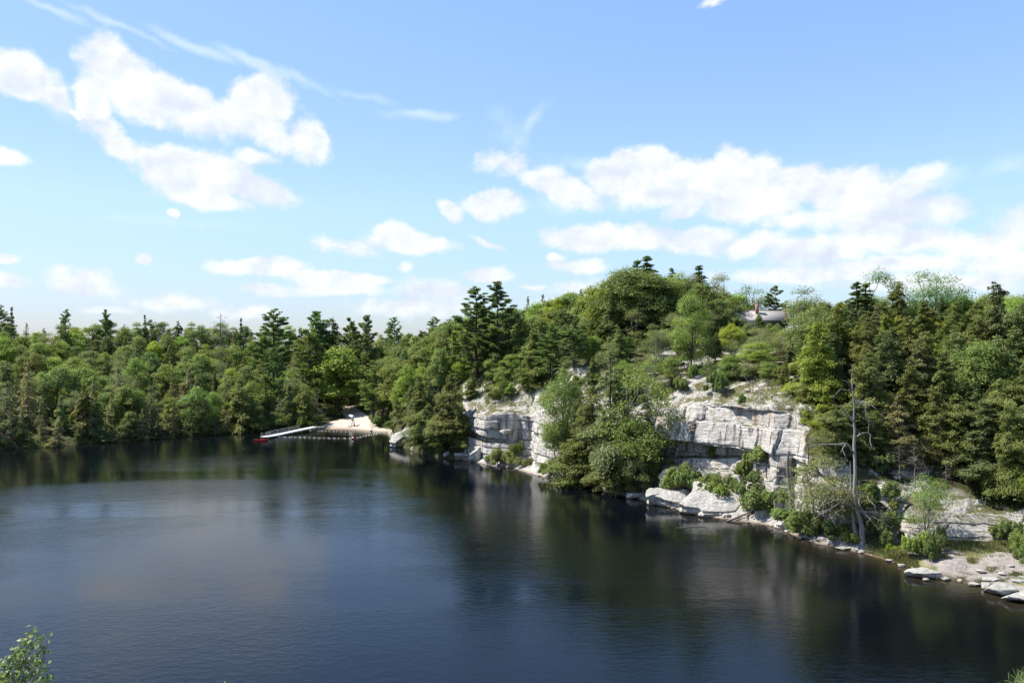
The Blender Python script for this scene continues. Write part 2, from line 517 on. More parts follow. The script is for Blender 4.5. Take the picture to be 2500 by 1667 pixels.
def shelf_mat():
    """the near lakeside shelf: patchy grass around a trodden grey gravel path"""
    m, T = newmat('shelf_ground')
    pos = T.n('ShaderNodeNewGeometry').outputs['Position']
    path = T.n('ShaderNodeAttribute', attribute_name='path').outputs['Fac']
    n = T.noise(pos, 0.7, 6, 0.7)
    gr = T.mix(T.ramp(n, 0.35, 0.65), (0.10, 0.12, 0.035, 1), (0.24, 0.21, 0.11, 1))
    gv = T.mix(T.ramp(T.noise(pos, 1.7, 6, 0.7), 0.35, 0.65), (0.20, 0.18, 0.16, 1), (0.30, 0.27, 0.245, 1))
    k = T.ramp(T.m('ADD', path, T.m('MULTIPLY', T.m('SUBTRACT', n, 0.5), 0.9)), 0.42, 0.56)
    c = T.mix(k, gr, gv)
    sp = T.n('ShaderNodeSeparateXYZ', {0: pos})
    c = T.mix(T.ramp(sp.outputs[2], 0.02, 0.3, 0.85, 0.0), c, (0.075, 0.05, 0.03, 1))
    bs = T.n('ShaderNodeBsdfPrincipled', {'Base Color': c, 'Roughness': 0.95, 'Specular IOR Level': 0.1})
    bm = T.n('ShaderNodeBump', {'Height': T.noise(pos, 5.0, 6, 0.7), 'Strength': 0.6, 'Distance': 0.08})
    T.link(bm.outputs[0], bs.inputs['Normal'])
    T.n('ShaderNodeOutputMaterial', {'Surface': bs.outputs[0]})
    return m


def water_mat():
    m, T = newmat('lake_water')
    pos = T.n('ShaderNodeNewGeometry').outputs['Position']
    # gusts: patches where the wind roughens the water
    gs = T.n('ShaderNodeVectorMath', {0: pos, 1: (0.011, 0.028, 0.0)}, operation='MULTIPLY').outputs[0]
    gust = T.ramp(T.noise(gs, 1.0, 4, 0.55, 0.6), 0.40, 0.66)
    st = T.n('ShaderNodeVectorMath', {0: pos, 1: (1.0, 1.35, 1.0)}, operation='MULTIPLY').outputs[0]
    w1 = T.noise(st, 1.05, 5, 0.62, 0.35)
    w2 = T.noise(T.vm('ADD', st, (9.0, 4.0, 1.0)), 0.33, 3, 0.5, 0.2)
    w3 = T.noise(st, 3.4, 3, 0.6, 0.2)
    h = T.m('ADD', T.m('ADD', T.m('MULTIPLY', w1, 1.0), T.m('MULTIPLY', w2, 0.7)), T.m('MULTIPLY', w3, 0.35))
    calm = T.n('ShaderNodeAttribute', attribute_name='calm').outputs['Fac']
    amp = T.m('MULTIPLY', T.m('ADD', 0.15, T.m('MULTIPLY', gust, 0.36)), T.m('SUBTRACT', 1.0, T.m('MULTIPLY', calm, 0.62)))
    bm = T.n('ShaderNodeBump', {'Height': T.m('MULTIPLY', h, amp), 'Strength': 1.0, 'Distance': 0.085})
    sh = T.n('ShaderNodeAttribute', attribute_name='shallow').outputs['Fac']
    body = T.mix(sh, (0.0012, 0.0026, 0.0048, 1), (0.050, 0.040, 0.018, 1))
    rg = T.m('ADD', 0.02, T.m('MULTIPLY', gust, 0.03))
    bs = T.n('ShaderNodeBsdfPrincipled', {'Base Color': body, 'Roughness': rg, 'IOR': 1.333, 'Specular IOR Level': 0.33, 'Normal': bm.outputs[0]})
    T.n('ShaderNodeOutputMaterial', {'Surface': bs.outputs[0]})
    return m


M = {}
M['rock'] = rock_mat()
M['cliff'] = cliff_mat()
M['ground'] = ground_mat()
M['sand'] = sand_mat()
M['shelf'] = shelf_mat()
M['water'] = water_mat()
M['broad'] = leaf_mat('broadleaf_foliage', (0.118, 0.160, 0.050), (0.190, 0.240, 0.078), (0.260, 0.310, 0.110), 0.40)
M['conifer'] = leaf_mat('conifer_foliage', (0.100, 0.132, 0.052), (0.168, 0.205, 0.078), (0.238, 0.272, 0.108), 0.36, 0.65)
M['needle'] = leaf_mat('pine_foliage', (0.098, 0.142, 0.062), (0.160, 0.215, 0.084), (0.225, 0.280, 0.108), 0.36, 0.6)
M['grass'] = leaf_mat('grass_blades', (0.10, 0.13, 0.04), (0.17, 0.18, 0.06), (0.28, 0.24, 0.12), 0.25)
M['bark'] = bark_mat('bark', (0.045, 0.036, 0.028), (0.11, 0.09, 0.072))
M['bark_pale'] = bark_mat('pale_bark', (0.16, 0.145, 0.125), (0.33, 0.31, 0.28))
M['dead'] = bark_mat('weathered_wood', (0.15, 0.135, 0.12), (0.40, 0.375, 0.34))
M['twig'] = bark_mat('dead_twigs', (0.12, 0.105, 0.09), (0.24, 0.215, 0.19))


# ------------------------------------------------------------------ the lie of the land
# each row: px of a sight line, then (distance, height) of 12 feature points from under water to the far plateau
def col(px, Y0, b, c, d, dd, e0, e1, t, f, g, h, far=(1500, 8)):
    return [px, (Y0 - 14, -4.0), (Y0, 0.0), b, c, d, dd, e0, e1, t, f, g, h, far]


def gentle(px, Y0, steps, g, h, far=(1500, 8)):
    """a column without a cliff: steps = three (distance inland, height); the other points are spread between them"""
    (d1, z1), (d2, z2), (d3, z3) = steps
    P = lambda k: (Y0 + d1 + (d2 - d1) * k, z1 + (z2 - z1) * k)
    return col(px, Y0, (Y0 + d1, z1), P(.2), P(.3), P(.4), P(.5), P(.75), (Y0 + d2, z2), (Y0 + d3, z3), g, h, far)


COLS = [
    gentle(-4200, 90, ((2, 1), (20, 6), (50, 14)), (190, 22), (420, 20)),
    gentle(-1600, 160, ((2, 1), (20, 5), (50, 13)), (270, 26), (520, 22)),
    gentle(-600, 186, ((2, 1), (20, 5), (55, 14)), (300, 28), (560, 22)),
    gentle(0, 204, ((2, 1.2), (20, 5.5), (60, 15)), (325, 26.5), (600, 20)),
    gentle(160, 213.5, ((2, 1.2), (20, 5), (60, 14)), (330, 26), (600, 20)),
    gentle(319, 225, ((2, 1.2), (20, 5), (60, 14)), (340, 26.5), (600, 20)),
    gentle(478, 237, ((2, 1.2), (20, 5), (60, 14)), (345, 26), (600, 19)),
    gentle(627, 248, ((2, 1.2), (20, 5), (60, 13)), (350, 24.5), (600, 18)),
    gentle(735, 254, ((3, 1.3), (20, 4), (60, 12)), (355, 23.5), (600, 17)),
    gentle(775, 257, ((6, 0.8), (26, 3.0), (60, 10)), (360, 23), (600, 17)),
    gentle(850, 255.5, ((9, 1.0), (36, 3.6), (60, 8)), (355, 22.5), (600, 16)),
    gentle(900, 250, ((6, 0.8), (30, 3.6), (55, 9)), (345, 22), (600, 16)),
    gentle(945, 246, ((4, 0.8), (20, 3.0), (50, 9)), (330, 21), (600, 16)),
    gentle(956, 232, ((3, 0.8), (16, 2.4), (50, 9)), (320, 20.5), (600, 16)),
    gentle(970, 214, ((2, 1.0), (16, 3.2), (46, 10)), (310, 20.5), (600, 16)),
    gentle(1015, 199, ((2, 1.4), (14, 7), (40, 15)), (285, 22), (560, 16)),
    gentle(1074, 189, ((2, 1.6), (14, 9), (36, 16.5)), (265, 24), (540, 15)),
    col(1140, 184.5, (186, 1.0), (187.5, 5.2), (189, 5.4), (189.2, 6.6), (188.2, 6.8), (189.5, 9.5), (196, 13), (210, 17.5), (250, 24.5), (500, 15)),
    col(1172, 180.5, (182.5, 0.9), (184.0, 4.6), (187.0, 4.7), (187.0, 5.8), (183.8, 6.0), (184.8, 10.2), (190, 11.6), (206, 18), (242, 25), (500, 15)),
    col(1186, 178.3, (180.2, 0.9), (181.5, 4.4), (184.5, 4.5), (184.5, 5.6), (180.6, 5.8), (181.4, 10.4), (187, 11.4), (202, 18), (240, 25), (500, 15)),
    col(1215, 176, (178.6, 1.1), (180, 4.4), (182, 4.5), (181.8, 5.0), (180.6, 5.2), (180.4, 10.6), (186, 12.2), (200, 18), (236, 25), (500, 15)),
    col(1252, 173, (178, 1.2), (179, 4.0), (179.6, 4.4), (179.4, 4.8), (179.2, 5.0), (179.6, 10.8), (185, 12.2), (196, 18.6), (232, 26), (500, 15)),
    col(1262, 171, (179, 1.5), (180.2, 4.0), (180.6, 4.4), (180.5, 5.0), (180.4, 5.2), (180.2, 10.7), (184, 12.2), (192, 18.2), (230, 26.5), (500, 15)),
    col(1296, 165, (178, 1.8), (178.6, 4.4), (178.8, 4.8), (178.8, 5.2), (178.6, 5.4), (177.2, 10.4), (181, 12.6), (187.5, 17.2), (226, 27), (500, 15)),
    col(1306, 163.5, (168, 1.8), (171, 4.5), (172, 5.2), (173, 6.2), (173.5, 7.0), (176, 10.8), (179, 13.2), (184.5, 17.4), (224, 27.5), (500, 15)),
    col(1345, 159, (163, 1.8), (164.5, 5.5), (166.5, 6.0), (167, 7.6), (166, 8.0), (168, 13.2), (174, 15.5), (180, 18.6), (218, 28.5), (480, 15)),
    col(1400, 155, (159, 1.8), (160.2, 6.5), (162, 7.0), (162.5, 8.6), (161.5, 9.0), (163.4, 14.2), (167, 16.4), (172, 20.4), (214, 29.5), (480, 15)),
    col(1500, 143, (147.5, 2.0), (149, 6.0), (151, 6.4), (151.5, 8.8), (150, 9.2), (152, 14.0), (158, 16.6), (166, 20.3), (206, 31.0), (460, 15)),
    col(1570, 136.5, (145, 2.4), (146.5, 5.6), (149.3, 6.0), (149.5, 9.2), (146, 9.5), (147.6, 13.6), (154, 16.5), (163, 20.3), (200, 32.0), (460, 15)),
    col(1700, 124, (136, 2.8), (137.2, 6.6), (139.6, 6.9), (139.6, 9.2), (136.4, 9.4), (138.0, 15.2), (146, 18.0), (156, 20.7), (194, 31.5), (440, 15)),
    col(1800, 120, (130.5, 2.5), (131.8, 7.4), (133.6, 7.6), (133.6, 9.0), (131.0, 9.2), (132.2, 15.8), (142, 18.4), (152, 21.2), (187, 28.6), (420, 15)),
    col(1870, 117.5, (124.5, 2.2), (125.4, 7.6), (126.8, 7.8), (126.8, 8.9), (125.0, 9.1), (126.4, 16.2), (137, 18.8), (150, 21.8), (180, 27.0), (400, 15)),
    col(1888, 116.5, (119.4, 1.4), (119.8, 5.0), (120.1, 5.6), (120.5, 7.4), (121.0, 9.0), (124.0, 16.0), (135, 18.9), (150, 21.9), (178, 26.8), (400, 15)),
    col(1922, 113, (118.6, 1.6), (119.2, 5.0), (119.4, 5.6), (119.8, 7.4), (120.4, 9.0), (123.0, 15.5), (133, 18.6), (149, 22), (174, 26.2), (400, 15)),
    col(1932, 111.5, (119, 2.2), (120, 6.0), (121, 6.6), (121.5, 8.6), (120.4, 9.0), (122, 14.8), (131, 18.4), (148, 22), (172, 26.0), (400, 15)),
    col(1990, 106.5, (112.5, 2.2), (114, 5.5), (115.5, 6.2), (116, 7.8), (115.5, 8.4), (117, 12.4), (126, 17.0), (144, 22), (164, 25.4), (380, 15)),
    col(2060, 103.4, (107.4, 1.4), (109.0, 4.6), (110.2, 5.0), (110.6, 5.6), (109.8, 5.8), (110.8, 7.8), (119, 12.0), (138, 20.5), (156, 25.0), (380, 15)),
    col(2150, 98.8, (105, 1.2), (106.2, 3.4), (107.8, 3.8), (108.0, 5.0), (106.6, 5.2), (107.6, 7.4), (115, 9.2), (132, 18), (152, 25.0), (380, 15)),
    col(2186, 96.4, (104.2, 1.2), (104.9, 2.6), (105.2, 3.0), (105.6, 3.6), (105.8, 4.0), (107.2, 6.2), (114, 8.8), (130, 17), (151, 25.2), (380, 15)),
    col(2215, 94.5, (103.0, 1.25), (103.8, 3.0), (104.2, 3.2), (104.6, 3.8), (104.8, 4.1), (106.0, 5.3), (113, 8.0), (129, 17), (150, 25.4), (380, 15)),
    col(2300, 90.4, (101.6, 1.25), (102.4, 2.8), (102.8, 3.0), (103.2, 3.6), (103.4, 3.8), (104.8, 5.0), (111, 7.6), (127, 16.5), (148, 25.0), (380, 15)),
    col(2400, 86.8, (100.8, 1.25), (101.4, 2.5), (101.8, 2.6), (102.2, 3.1), (102.4, 3.3), (103.6, 4.3), (109, 6.8), (125, 16), (144, 24.0), (380, 15)),
    col(2500, 82.0, (99.5, 1.3), (100.2, 2.4), (100.6, 2.5), (101.0, 3.0), (101.2, 3.2), (102.4, 4.1), (107, 6.4), (122, 15), (141, 23.0), (380, 15)),
    col(2620, 76.5, (92, 1.4), (93, 2.6), (93.5, 2.8), (94, 3.2), (94.2, 3.4), (95.6, 4.4), (101, 7), (116, 15), (138, 23.0), (380, 15)),
    gentle(2900, 63, ((6, 1.5), (18, 6), (40, 15)), (120, 23), (360, 15)),
    gentle(3500, 47, ((4, 1.5), (14, 6), (34, 15)), (100, 24), (320, 15)),
    gentle(4700, 30, ((3, 2), (10, 8), (24, 17)), (75, 25), (280, 15)),
]
CPX = np.array([c[0] for c in COLS], float)
CY = np.array([[p[0] for p in c[1:]] for c in COLS], float)     # (ncol, 13)
CZ = np.array([[p[1] for p in c[1:]] for c in COLS], float)
NS = CY.shape[1]


def station(px):
    px = np.asarray(px, float)
    Y = np.stack([np.interp(px, CPX, CY[:, k]) for k in range(NS)], -1)
    Z = np.stack([np.interp(px, CPX, CZ[:, k]) for k in range(NS)], -1)
    return Y, Z


def ground_z(X, Y):
    """height of the land at a plan position (ignoring overhangs)"""
    px = 1250 + F * X / max(Y, 1e-3)
    ys, zs = station(px)
    ys = np.maximum.accumulate(ys)
    return float(np.interp(Y, ys, zs))


def gpt(px, Y):
    X = (px - 1250) / F * Y
    return X, Y, ground_z(X, Y)


def shore_Y(px):
    return float(np.interp(px, CPX, CY[:, 1]))


# --- strata of the cliff
_srs = np.random.RandomState(12)
LZ = np.array([-9, 0.8, 1.9, 3.4, 5.2, 7.3, 9.3, 13.0, 15.4, 17.0, 18.8, 21, 23, 26, 60.])
JOINTS = []
for k in range(len(LZ)):
    u = -260.0; js = []
    while u < 120:
        u += _srs.uniform(1.6, 7.0) * (1.35 if LZ[k] > 9 else 1.0); js.append(u)
    JOINTS.append((np.array(js), _srs.uniform(-1, 1, len(js) + 1)))
LOFF = _srs.uniform(-1, 1, len(LZ))


def strata(X, Y, Z, amp=1.0):
    """horizontal push (towards the lake) of the cliff surface: beds split by vertical joints"""
    u = X * 0.53 - Y * 0.85 + 0.35 * fbm(X * .8, Y * .8, Z * .8, 3, 5)
    z = Z + 0.30 * fbm(X * .09, Y * .09, Z * .02, 2, 9) + 0.10 * vnoise(X * .9, Y * .9, Z * .9, 4)
    k = np.clip(np.searchsorted(LZ, z) - 1, 0, len(LZ) - 2)
    out = np.zeros_like(z); groove = np.zeros_like(z)
    for kk in range(len(LZ)):
        m = k == kk
        if not m.any():
            continue
        js, offs = JOINTS[kk]
        j = np.searchsorted(js, u[m])
        jl = js[np.clip(j - 1, 0, len(js) - 1)]; jr = js[np.clip(j, 0, len(js) - 1)]
        dj = np.minimum(np.abs(u[m] - jl), np.abs(jr - u[m]))
        out[m] = 0.50 * offs[j] + 0.45 * LOFF[kk]
        # only some joints are open cracks
        openj = (np.sin(jl * 12.9) > -0.2)
        groove[m] = np.exp(-(dj / 0.10) ** 2) * 0.65 * openj
        # tilt each block a little
        out[m] += 0.10 * offs[j] * (u[m] - (jl + jr) / 2)
    dz = np.minimum(np.abs(z - LZ[k]), np.abs(LZ[k + 1] - z))
    groove += np.exp(-(dz / 0.10) ** 2) * 0.42
    sm = 0.9 * fbm(X * .16, Y * .16, Z * .16, 3, 21) + 0.22 * fbm(X * .9, Y * .9, Z * .9, 4, 31)
    return amp * (out + sm - groove)


def build_land():
    xs = [np.arange(-4200, -400, 60), np.arange(-400, 700, 10), np.arange(700, 970, 2.5), np.arange(970, 1140, 5), np.arange(1140, 2560, 1.25), np.arange(2560, 4701, 12)]
    px = np.concatenate(xs)
    sy, sz = station(px)
    segs = [8, 36, 30, 5, 14, 8, 44, 44, 36, 24, 16, 6]
    rows = []; skind = []
    for k in range(NS - 1):
        n = segs[k]
        for i in range(n):
            rows.append((k, i / n))
    rows.append((NS - 2, 1.0))
    ks = np.array([r[0] for r in rows]); ts = np.array([r[1] for r in rows])
    Yg = sy[:, ks] * (1 - ts) + sy[:, ks + 1] * ts
    Zg = sz[:, ks] * (1 - ts) + sz[:, ks + 1] * ts
    Xg = (px[:, None] - 1250) / F * Yg
    # cliff influence
    win = np.clip((px - 1125) / 25, 0, 1) * np.clip((2600 - px) / 60, 0, 1)
    low = np.where(px > 2170, 0.6, 1.0); low = np.where((px > 1940) & (px <= 2170), 0.6, low)
    kf = ks + ts
    band = np.clip((kf - 1.6) / 0.4, 0, 1) * np.clip((7.9 - kf) / 0.9, 0, 1)
    amp = (win * low)[:, None] * band[None, :]
    D = strata(Xg, Yg, Zg, 1.0) * amp * 0.72
    nx, ny = -0.80, -0.60
    Xg = Xg + nx * D; Yg = Yg + ny * D
    # rough ledges and talus
    tal = (win[:, None] * np.clip((kf - 0.9) / 0.5, 0, 1)[None, :] * np.clip((9.2 - kf) / 1.0, 0, 1)[None, :])
    blocky = fbm(Xg * .45, Yg * .45, 0, 2, 41); blocky = np.round(blocky * 3.2 + 0.15 * vnoise(Xg, Yg, 0, 6)) / 3.2 * 0.7 + blocky * 0.3
    steep = np.abs(np.gradient(Zg, axis=1)) / (np.abs(np.gradient(Zg, axis=1)) + np.abs(np.gradient(Yg, axis=1)) + 1e-6)
    flat = 1 - np.clip(steep * 1.4, 0, 1)
    Zg = Zg + tal * flat * (0.75 * blocky * np.where(kf > 7, 1.3, 0.6)[None, :] + 0.10 * fbm(Xg * 1.0, Yg * 1.0, 0, 1, 43))
    # general unevenness of the woods
    wd = np.clip((kf - 1.3) / 2, 0, 1)[None, :] * (1 - tal)
    Zg = Zg + wd * (0.9 * fbm(Xg * .06, Yg * .06, 0, 3, 51) + 0.25 * fbm(Xg * .3, Yg * .3, 0, 3, 52))
    Zg[:, kf <= 0.9] = np.minimum(Zg[:, kf <= 0.9], -0.25)
    nr = len(rows); nc = len(px)
    V = np.stack([Xg, Yg, Zg], -1).reshape(-1, 3)
    ci, ri = np.meshgrid(np.arange(nc - 1), np.arange(nr - 1), indexing='ij')
    q = np.stack([ci * nr + ri, (ci + 1) * nr + ri, (ci + 1) * nr + ri + 1, ci * nr + ri + 1], -1).reshape(-1, 4)
    fk = kf[ri.ravel()]; fp = px[ci.ravel()]
    shelf = (fk < 2.0) & (fp > 2125)
    # the sand's outline on the ground
    outl = [(740, 1047), (770, 1041), (790, 1037), (815, 1027), (848, 1019), (836, 1011), (832, 1001), (842, 992), (866, 991), (880, 1004), (896, 1014), (905, 1030), (925, 1042), (958, 1050), (964, 1075), (700, 1075)]
    fc = V[q].mean(1)
    PX = 1250 + F * fc[:, 0] / fc[:, 1]; PY = HY + F * (H - fc[:, 2]) / fc[:, 1]
    PX = PX + 3 * vnoise(fc[:, 0] * .5, fc[:, 1] * .5)
    beach = np.zeros(len(q), bool)
    for (x1, y1), (x2, y2) in zip(outl, outl[1:] + outl[:1]):
        cr = ((y1 > PY) != (y2 > PY)) & (PX < (x2 - x1) * (PY - y1) / (y2 - y1 + 1e-9) + x1)
        beach ^= cr
    beach &= (fk < 8.6) & (fp > 700) & (fp < 966)
    cliff = (fk < np.interp(fp, [1935, 1975, 2105, 2150], [8.6, 5.2, 5.2, 7.3]) + 0.3 * vnoise(fc[:, 0] * .8, fc[:, 1] * .8)) & (fp > 1125) & (fp < 2570) & ~shelf
    sets = [('cliff', cliff, M['cliff'], False), ('beach', beach, M['sand'], True), ('lakeside_path', shelf, M['shelf'], True)]
    rest = ~(cliff | shelf | beach)
    sets.append(('hillside', rest, M['ground'], True))
    for name, mask, mat, sm in sets:
        ff = q[mask]
        used, inv = np.unique(ff, return_inverse=True)
        mb = MB(); mb.add(V[used], inv.reshape(-1, 4))
        o = mb.build(name, mat, smooth=sm)
        tag(o, kind='structure')
        if name == 'lakeside_path':
            vv = V[used]
            P = 1250 + F * vv[:, 0] / vv[:, 1]; Q = HY + F * (H - vv[:, 2]) / vv[:, 1]
            # plan line of the trodden path, as distance from a curve
            pts = [(2215, 1325), (2290, 1345), (2350, 1375), (2400, 1395), (2460, 1360), (2520, 1352)]
            pts2 = [(2290, 1412), (2360, 1415), (2430, 1410), (2520, 1440)]
            def wd_(pts, w):
                W = [at(a, b, (H - 1.1) * F / (b - HY)) for a, b in pts]
                best = np.full(len(vv), 1e9)
                for A, B in zip(W[:-1], W[1:]):
                    ax, ay, bx, by = A.x, A.y, B.x, B.y
                    t = np.clip(((vv[:, 0] - ax) * (bx - ax) + (vv[:, 1] - ay) * (by - ay)) / ((bx - ax) ** 2 + (by - ay) ** 2), 0, 1)
                    best = np.minimum(best, np.hypot(vv[:, 0] - ax - t * (bx - ax), vv[:, 1] - ay - t * (by - ay)))
                return np.clip(1 - best / w, 0, 1)
            pa = np.maximum(wd_(pts, 4.4), wd_(pts2, 4.0)) * 1.2
            a_ = o.data.attributes.new('path', 'FLOAT', 'POINT')
            a_.data.foreach_set('value', pa.astype(np.float32))
    # lake bed far out, under everything
    mb = MB()
    mb.add([[-3500, -600, -4.3], [3500, -600, -4.3], [3500, 3500, -4.3], [-3500, 3500, -4.3]], [[0, 1, 2, 3]])
    tag(mb.build('lake_bed', M['ground']), kind='structure')
    # water surface: a sheet from behind the viewer to just under the banks
    wp = np.concatenate([np.arange(-4200, 900, 60), np.arange(900, 2600, 10), np.arange(2600, 4701, 50)])
    y0 = np.interp(wp, CPX, CY[:, 1])
    ts = np.array([1.03, 1.0, 0.985, 0.965, 0.94, 0.9, 0.8, 0.6, 0.3, 0.05])
    Yw = y0[:, None] * ts[None, :]
    Yw[:, 0] = y0 + 3.0
    Xw = (wp[:, None] - 1250) / F * Yw
    V = np.stack([Xw, Yw, np.zeros_like(Xw)], -1).reshape(-1, 3)
    nr = len(ts)
    ci, ri = np.meshgrid(np.arange(len(wp) - 1), np.arange(nr - 1), indexing='ij')
    q = np.stack([ci * nr + ri, ci * nr + ri + 1, (ci + 1) * nr + ri + 1, (ci + 1) * nr + ri], -1).reshape(-1, 4)
    mb = MB(); mb.add(V, q)
    o = mb.build('lake_water', M['water'])
    shp = np.array([1, 1, .75, .45, .2, .05, 0, 0, 0, 0])[None, :] * (np.clip((wp - 1600) / 500, 0, 1) * 0.55 + np.where((wp > 760) & (wp < 950), .5, 0.12))[:, None]
    cm = np.array([1, 1, 1, 1, .9, .75, .3, 0, 0, 0])[None, :] * np.clip(1.15 - np.abs(wp - 700) / 1500, .0, 1)[:, None]
    a_ = o.data.attributes.new('calm', 'FLOAT', 'POINT')
    a_.data.foreach_set('value', cm.ravel().astype(np.float32))
    a_ = o.data.attributes.new('shallow', 'FLOAT', 'POINT')
    a_.data.foreach_set('value', shp.ravel().astype(np.float32))
    tag(o, kind='structure')
    # rest of the lake behind and beside the viewer, 6 cm lower than the sheet above
    mb = MB(); mb.add([[-1500, -500, -0.06], [1500, -500, -0.06], [1500, 40, -0.06], [-1500, 40, -0.06]], [[0, 1, 2, 3]])
    o = mb.build('lake_water', M['water'])
    tag(o, kind='structure')


build_land()


# ------------------------------------------------------------------ trees
def unit(v):
    return v / (np.linalg.norm(v, axis=-1, keepdims=True) + 1e-9)


def leaf_axes(rs, N, size, aspect, jitter):
    """half axes of leaves lying across the normals N"""
    n = unit(N + rs.normal(0, jitter, N.shape))
    r = rs.normal(0, 1, N.shape)
    u = unit(np.cross(n, r)); v = np.cross(n, u)
    size = np.asarray(size) * np.ones(len(N))
    return u * size[:, None], v * size[:, None] * aspect


def limb(rs, a, b, n=5, wob=0.08):
    a = np.array(a, float); b = np.array(b, float)
    t = np.linspace(0, 1, n)[:, None]
    L = np.linalg.norm(b - a)
    p = a * (1 - t) + b * t
    p[1:-1] += rs.normal(0, wob * L, (n - 2, 3))
    p[:, 2] += (t[:, 0] * (1 - t[:, 0])) * L * 0.25
    return p


def broad_meshes(seed, leaf=0.2, count=7000, base=0.25, wide=0.34, lobes=22, thin=0.0, flat=1.0, multi=1, bark='bark'):
    """a broadleaved tree ten metres high: tapering trunk, limbs to every leaf mass, crown of separate leaves"""
    rs = np.random.RandomState(seed)
    H_ = 10.0; Rr = wide * H_
    tr = MB(); cr = MB()
    stems = []
    for k in range(multi):
        lean = rs.normal(0, 0.35 if multi == 1 else 0.9, 2)
        p = [(0.12 * k, 0, -0.5)]
        for i in range(1, 7):
            q = i / 6
            p.append((lean[0] * q + rs.normal(0, .10), lean[1] * q + rs.normal(0, .10), q * H_ * 0.86))
        p = np.array(p); stems.append(p)
        tr.tube(p, np.linspace(0.19, 0.03, 7) / (1 if multi == 1 else 1.4), 7)
    # leaf masses
    cz0 = base * H_
    P = []; tries = 0
    while len(P) < lobes and tries < 4000:
        tries += 1
        q = rs.uniform(0.02, 1)
        prof = (math.sin(math.pi * min(1, (q * 0.94 + 0.06)) ** 0.85) ** 0.62) if flat >= 1 else (1 - q) ** 0.5
        r = Rr * prof * math.sqrt(rs.uniform(0.12, 1.0))
        a = rs.uniform(0, 2 * math.pi)
        c = np.array([r * math.cos(a), r * math.sin(a), cz0 + q * (H_ * 0.93 - cz0)])
        if all(np.linalg.norm((c - o) * (1, 1, 1.3)) > 0.085 * H_ for o in P):
            P.append(c)
    P = np.array(P)
    nl = len(P)
    rad = rs.uniform(0.075, 0.135, nl) * H_
    for c, r_ in zip(P, rad):
        s = stems[rs.randint(multi)]
        zi = max(0.16 * H_, c[2] - rs.uniform(0.8, 2.2))
        st = np.array([np.interp(zi, s[:, 2], s[:, 0]), np.interp(zi, s[:, 2], s[:, 1]), zi])
        l = limb(rs, st, c, 5, 0.07)
        tr.tube(l, np.linspace(0.065, 0.012, 5), 4)
        for _ in range(3 if thin > 0.2 else 1):
            e = c + rs.normal(0, r_ * 0.6, 3)
            tr.tube(limb(rs, l[3], e, 3, 0.05), np.linspace(0.02, 0.006, 3), 3)
    per = (count * rad ** 2 / (rad ** 2).sum() * (1 - thin)).astype(int)
    for c, r_, k in zip(P, rad, per):
        d = unit(rs.normal(0, 1, (k, 3)))
        d[:, 2] = np.abs(d[:, 2]) * 1.0 - 0.35 * rs.uniform(0, 1, k)
        d = unit(d)
        sub = 1 + 0.35 * np.sin(d[:, 0] * 5 + c[0] * 3) * np.sin(d[:, 1] * 5 + c[1]) + 0.2 * rs.normal(0, 1, k)
        rr = r_ * np.clip(sub, 0.25, 1.7) * (0.55 + 0.45 * rs.uniform(0, 1, k) ** 0.4)
        pos = c + d * rr[:, None] * (1.1, 1.1, 0.95)
        N = d * 0.7 + (0, 0, 0.65)
        U, V = leaf_axes(rs, N, leaf * rs.uniform(0.6, 1.25, k), 0.62, 0.55)
        cr.quads(pos, U, V, np.clip(0.5 + 0.16 * rs.normal() + 0.2 * rs.normal(0, 1, k), 0, 1))
    return tr, cr


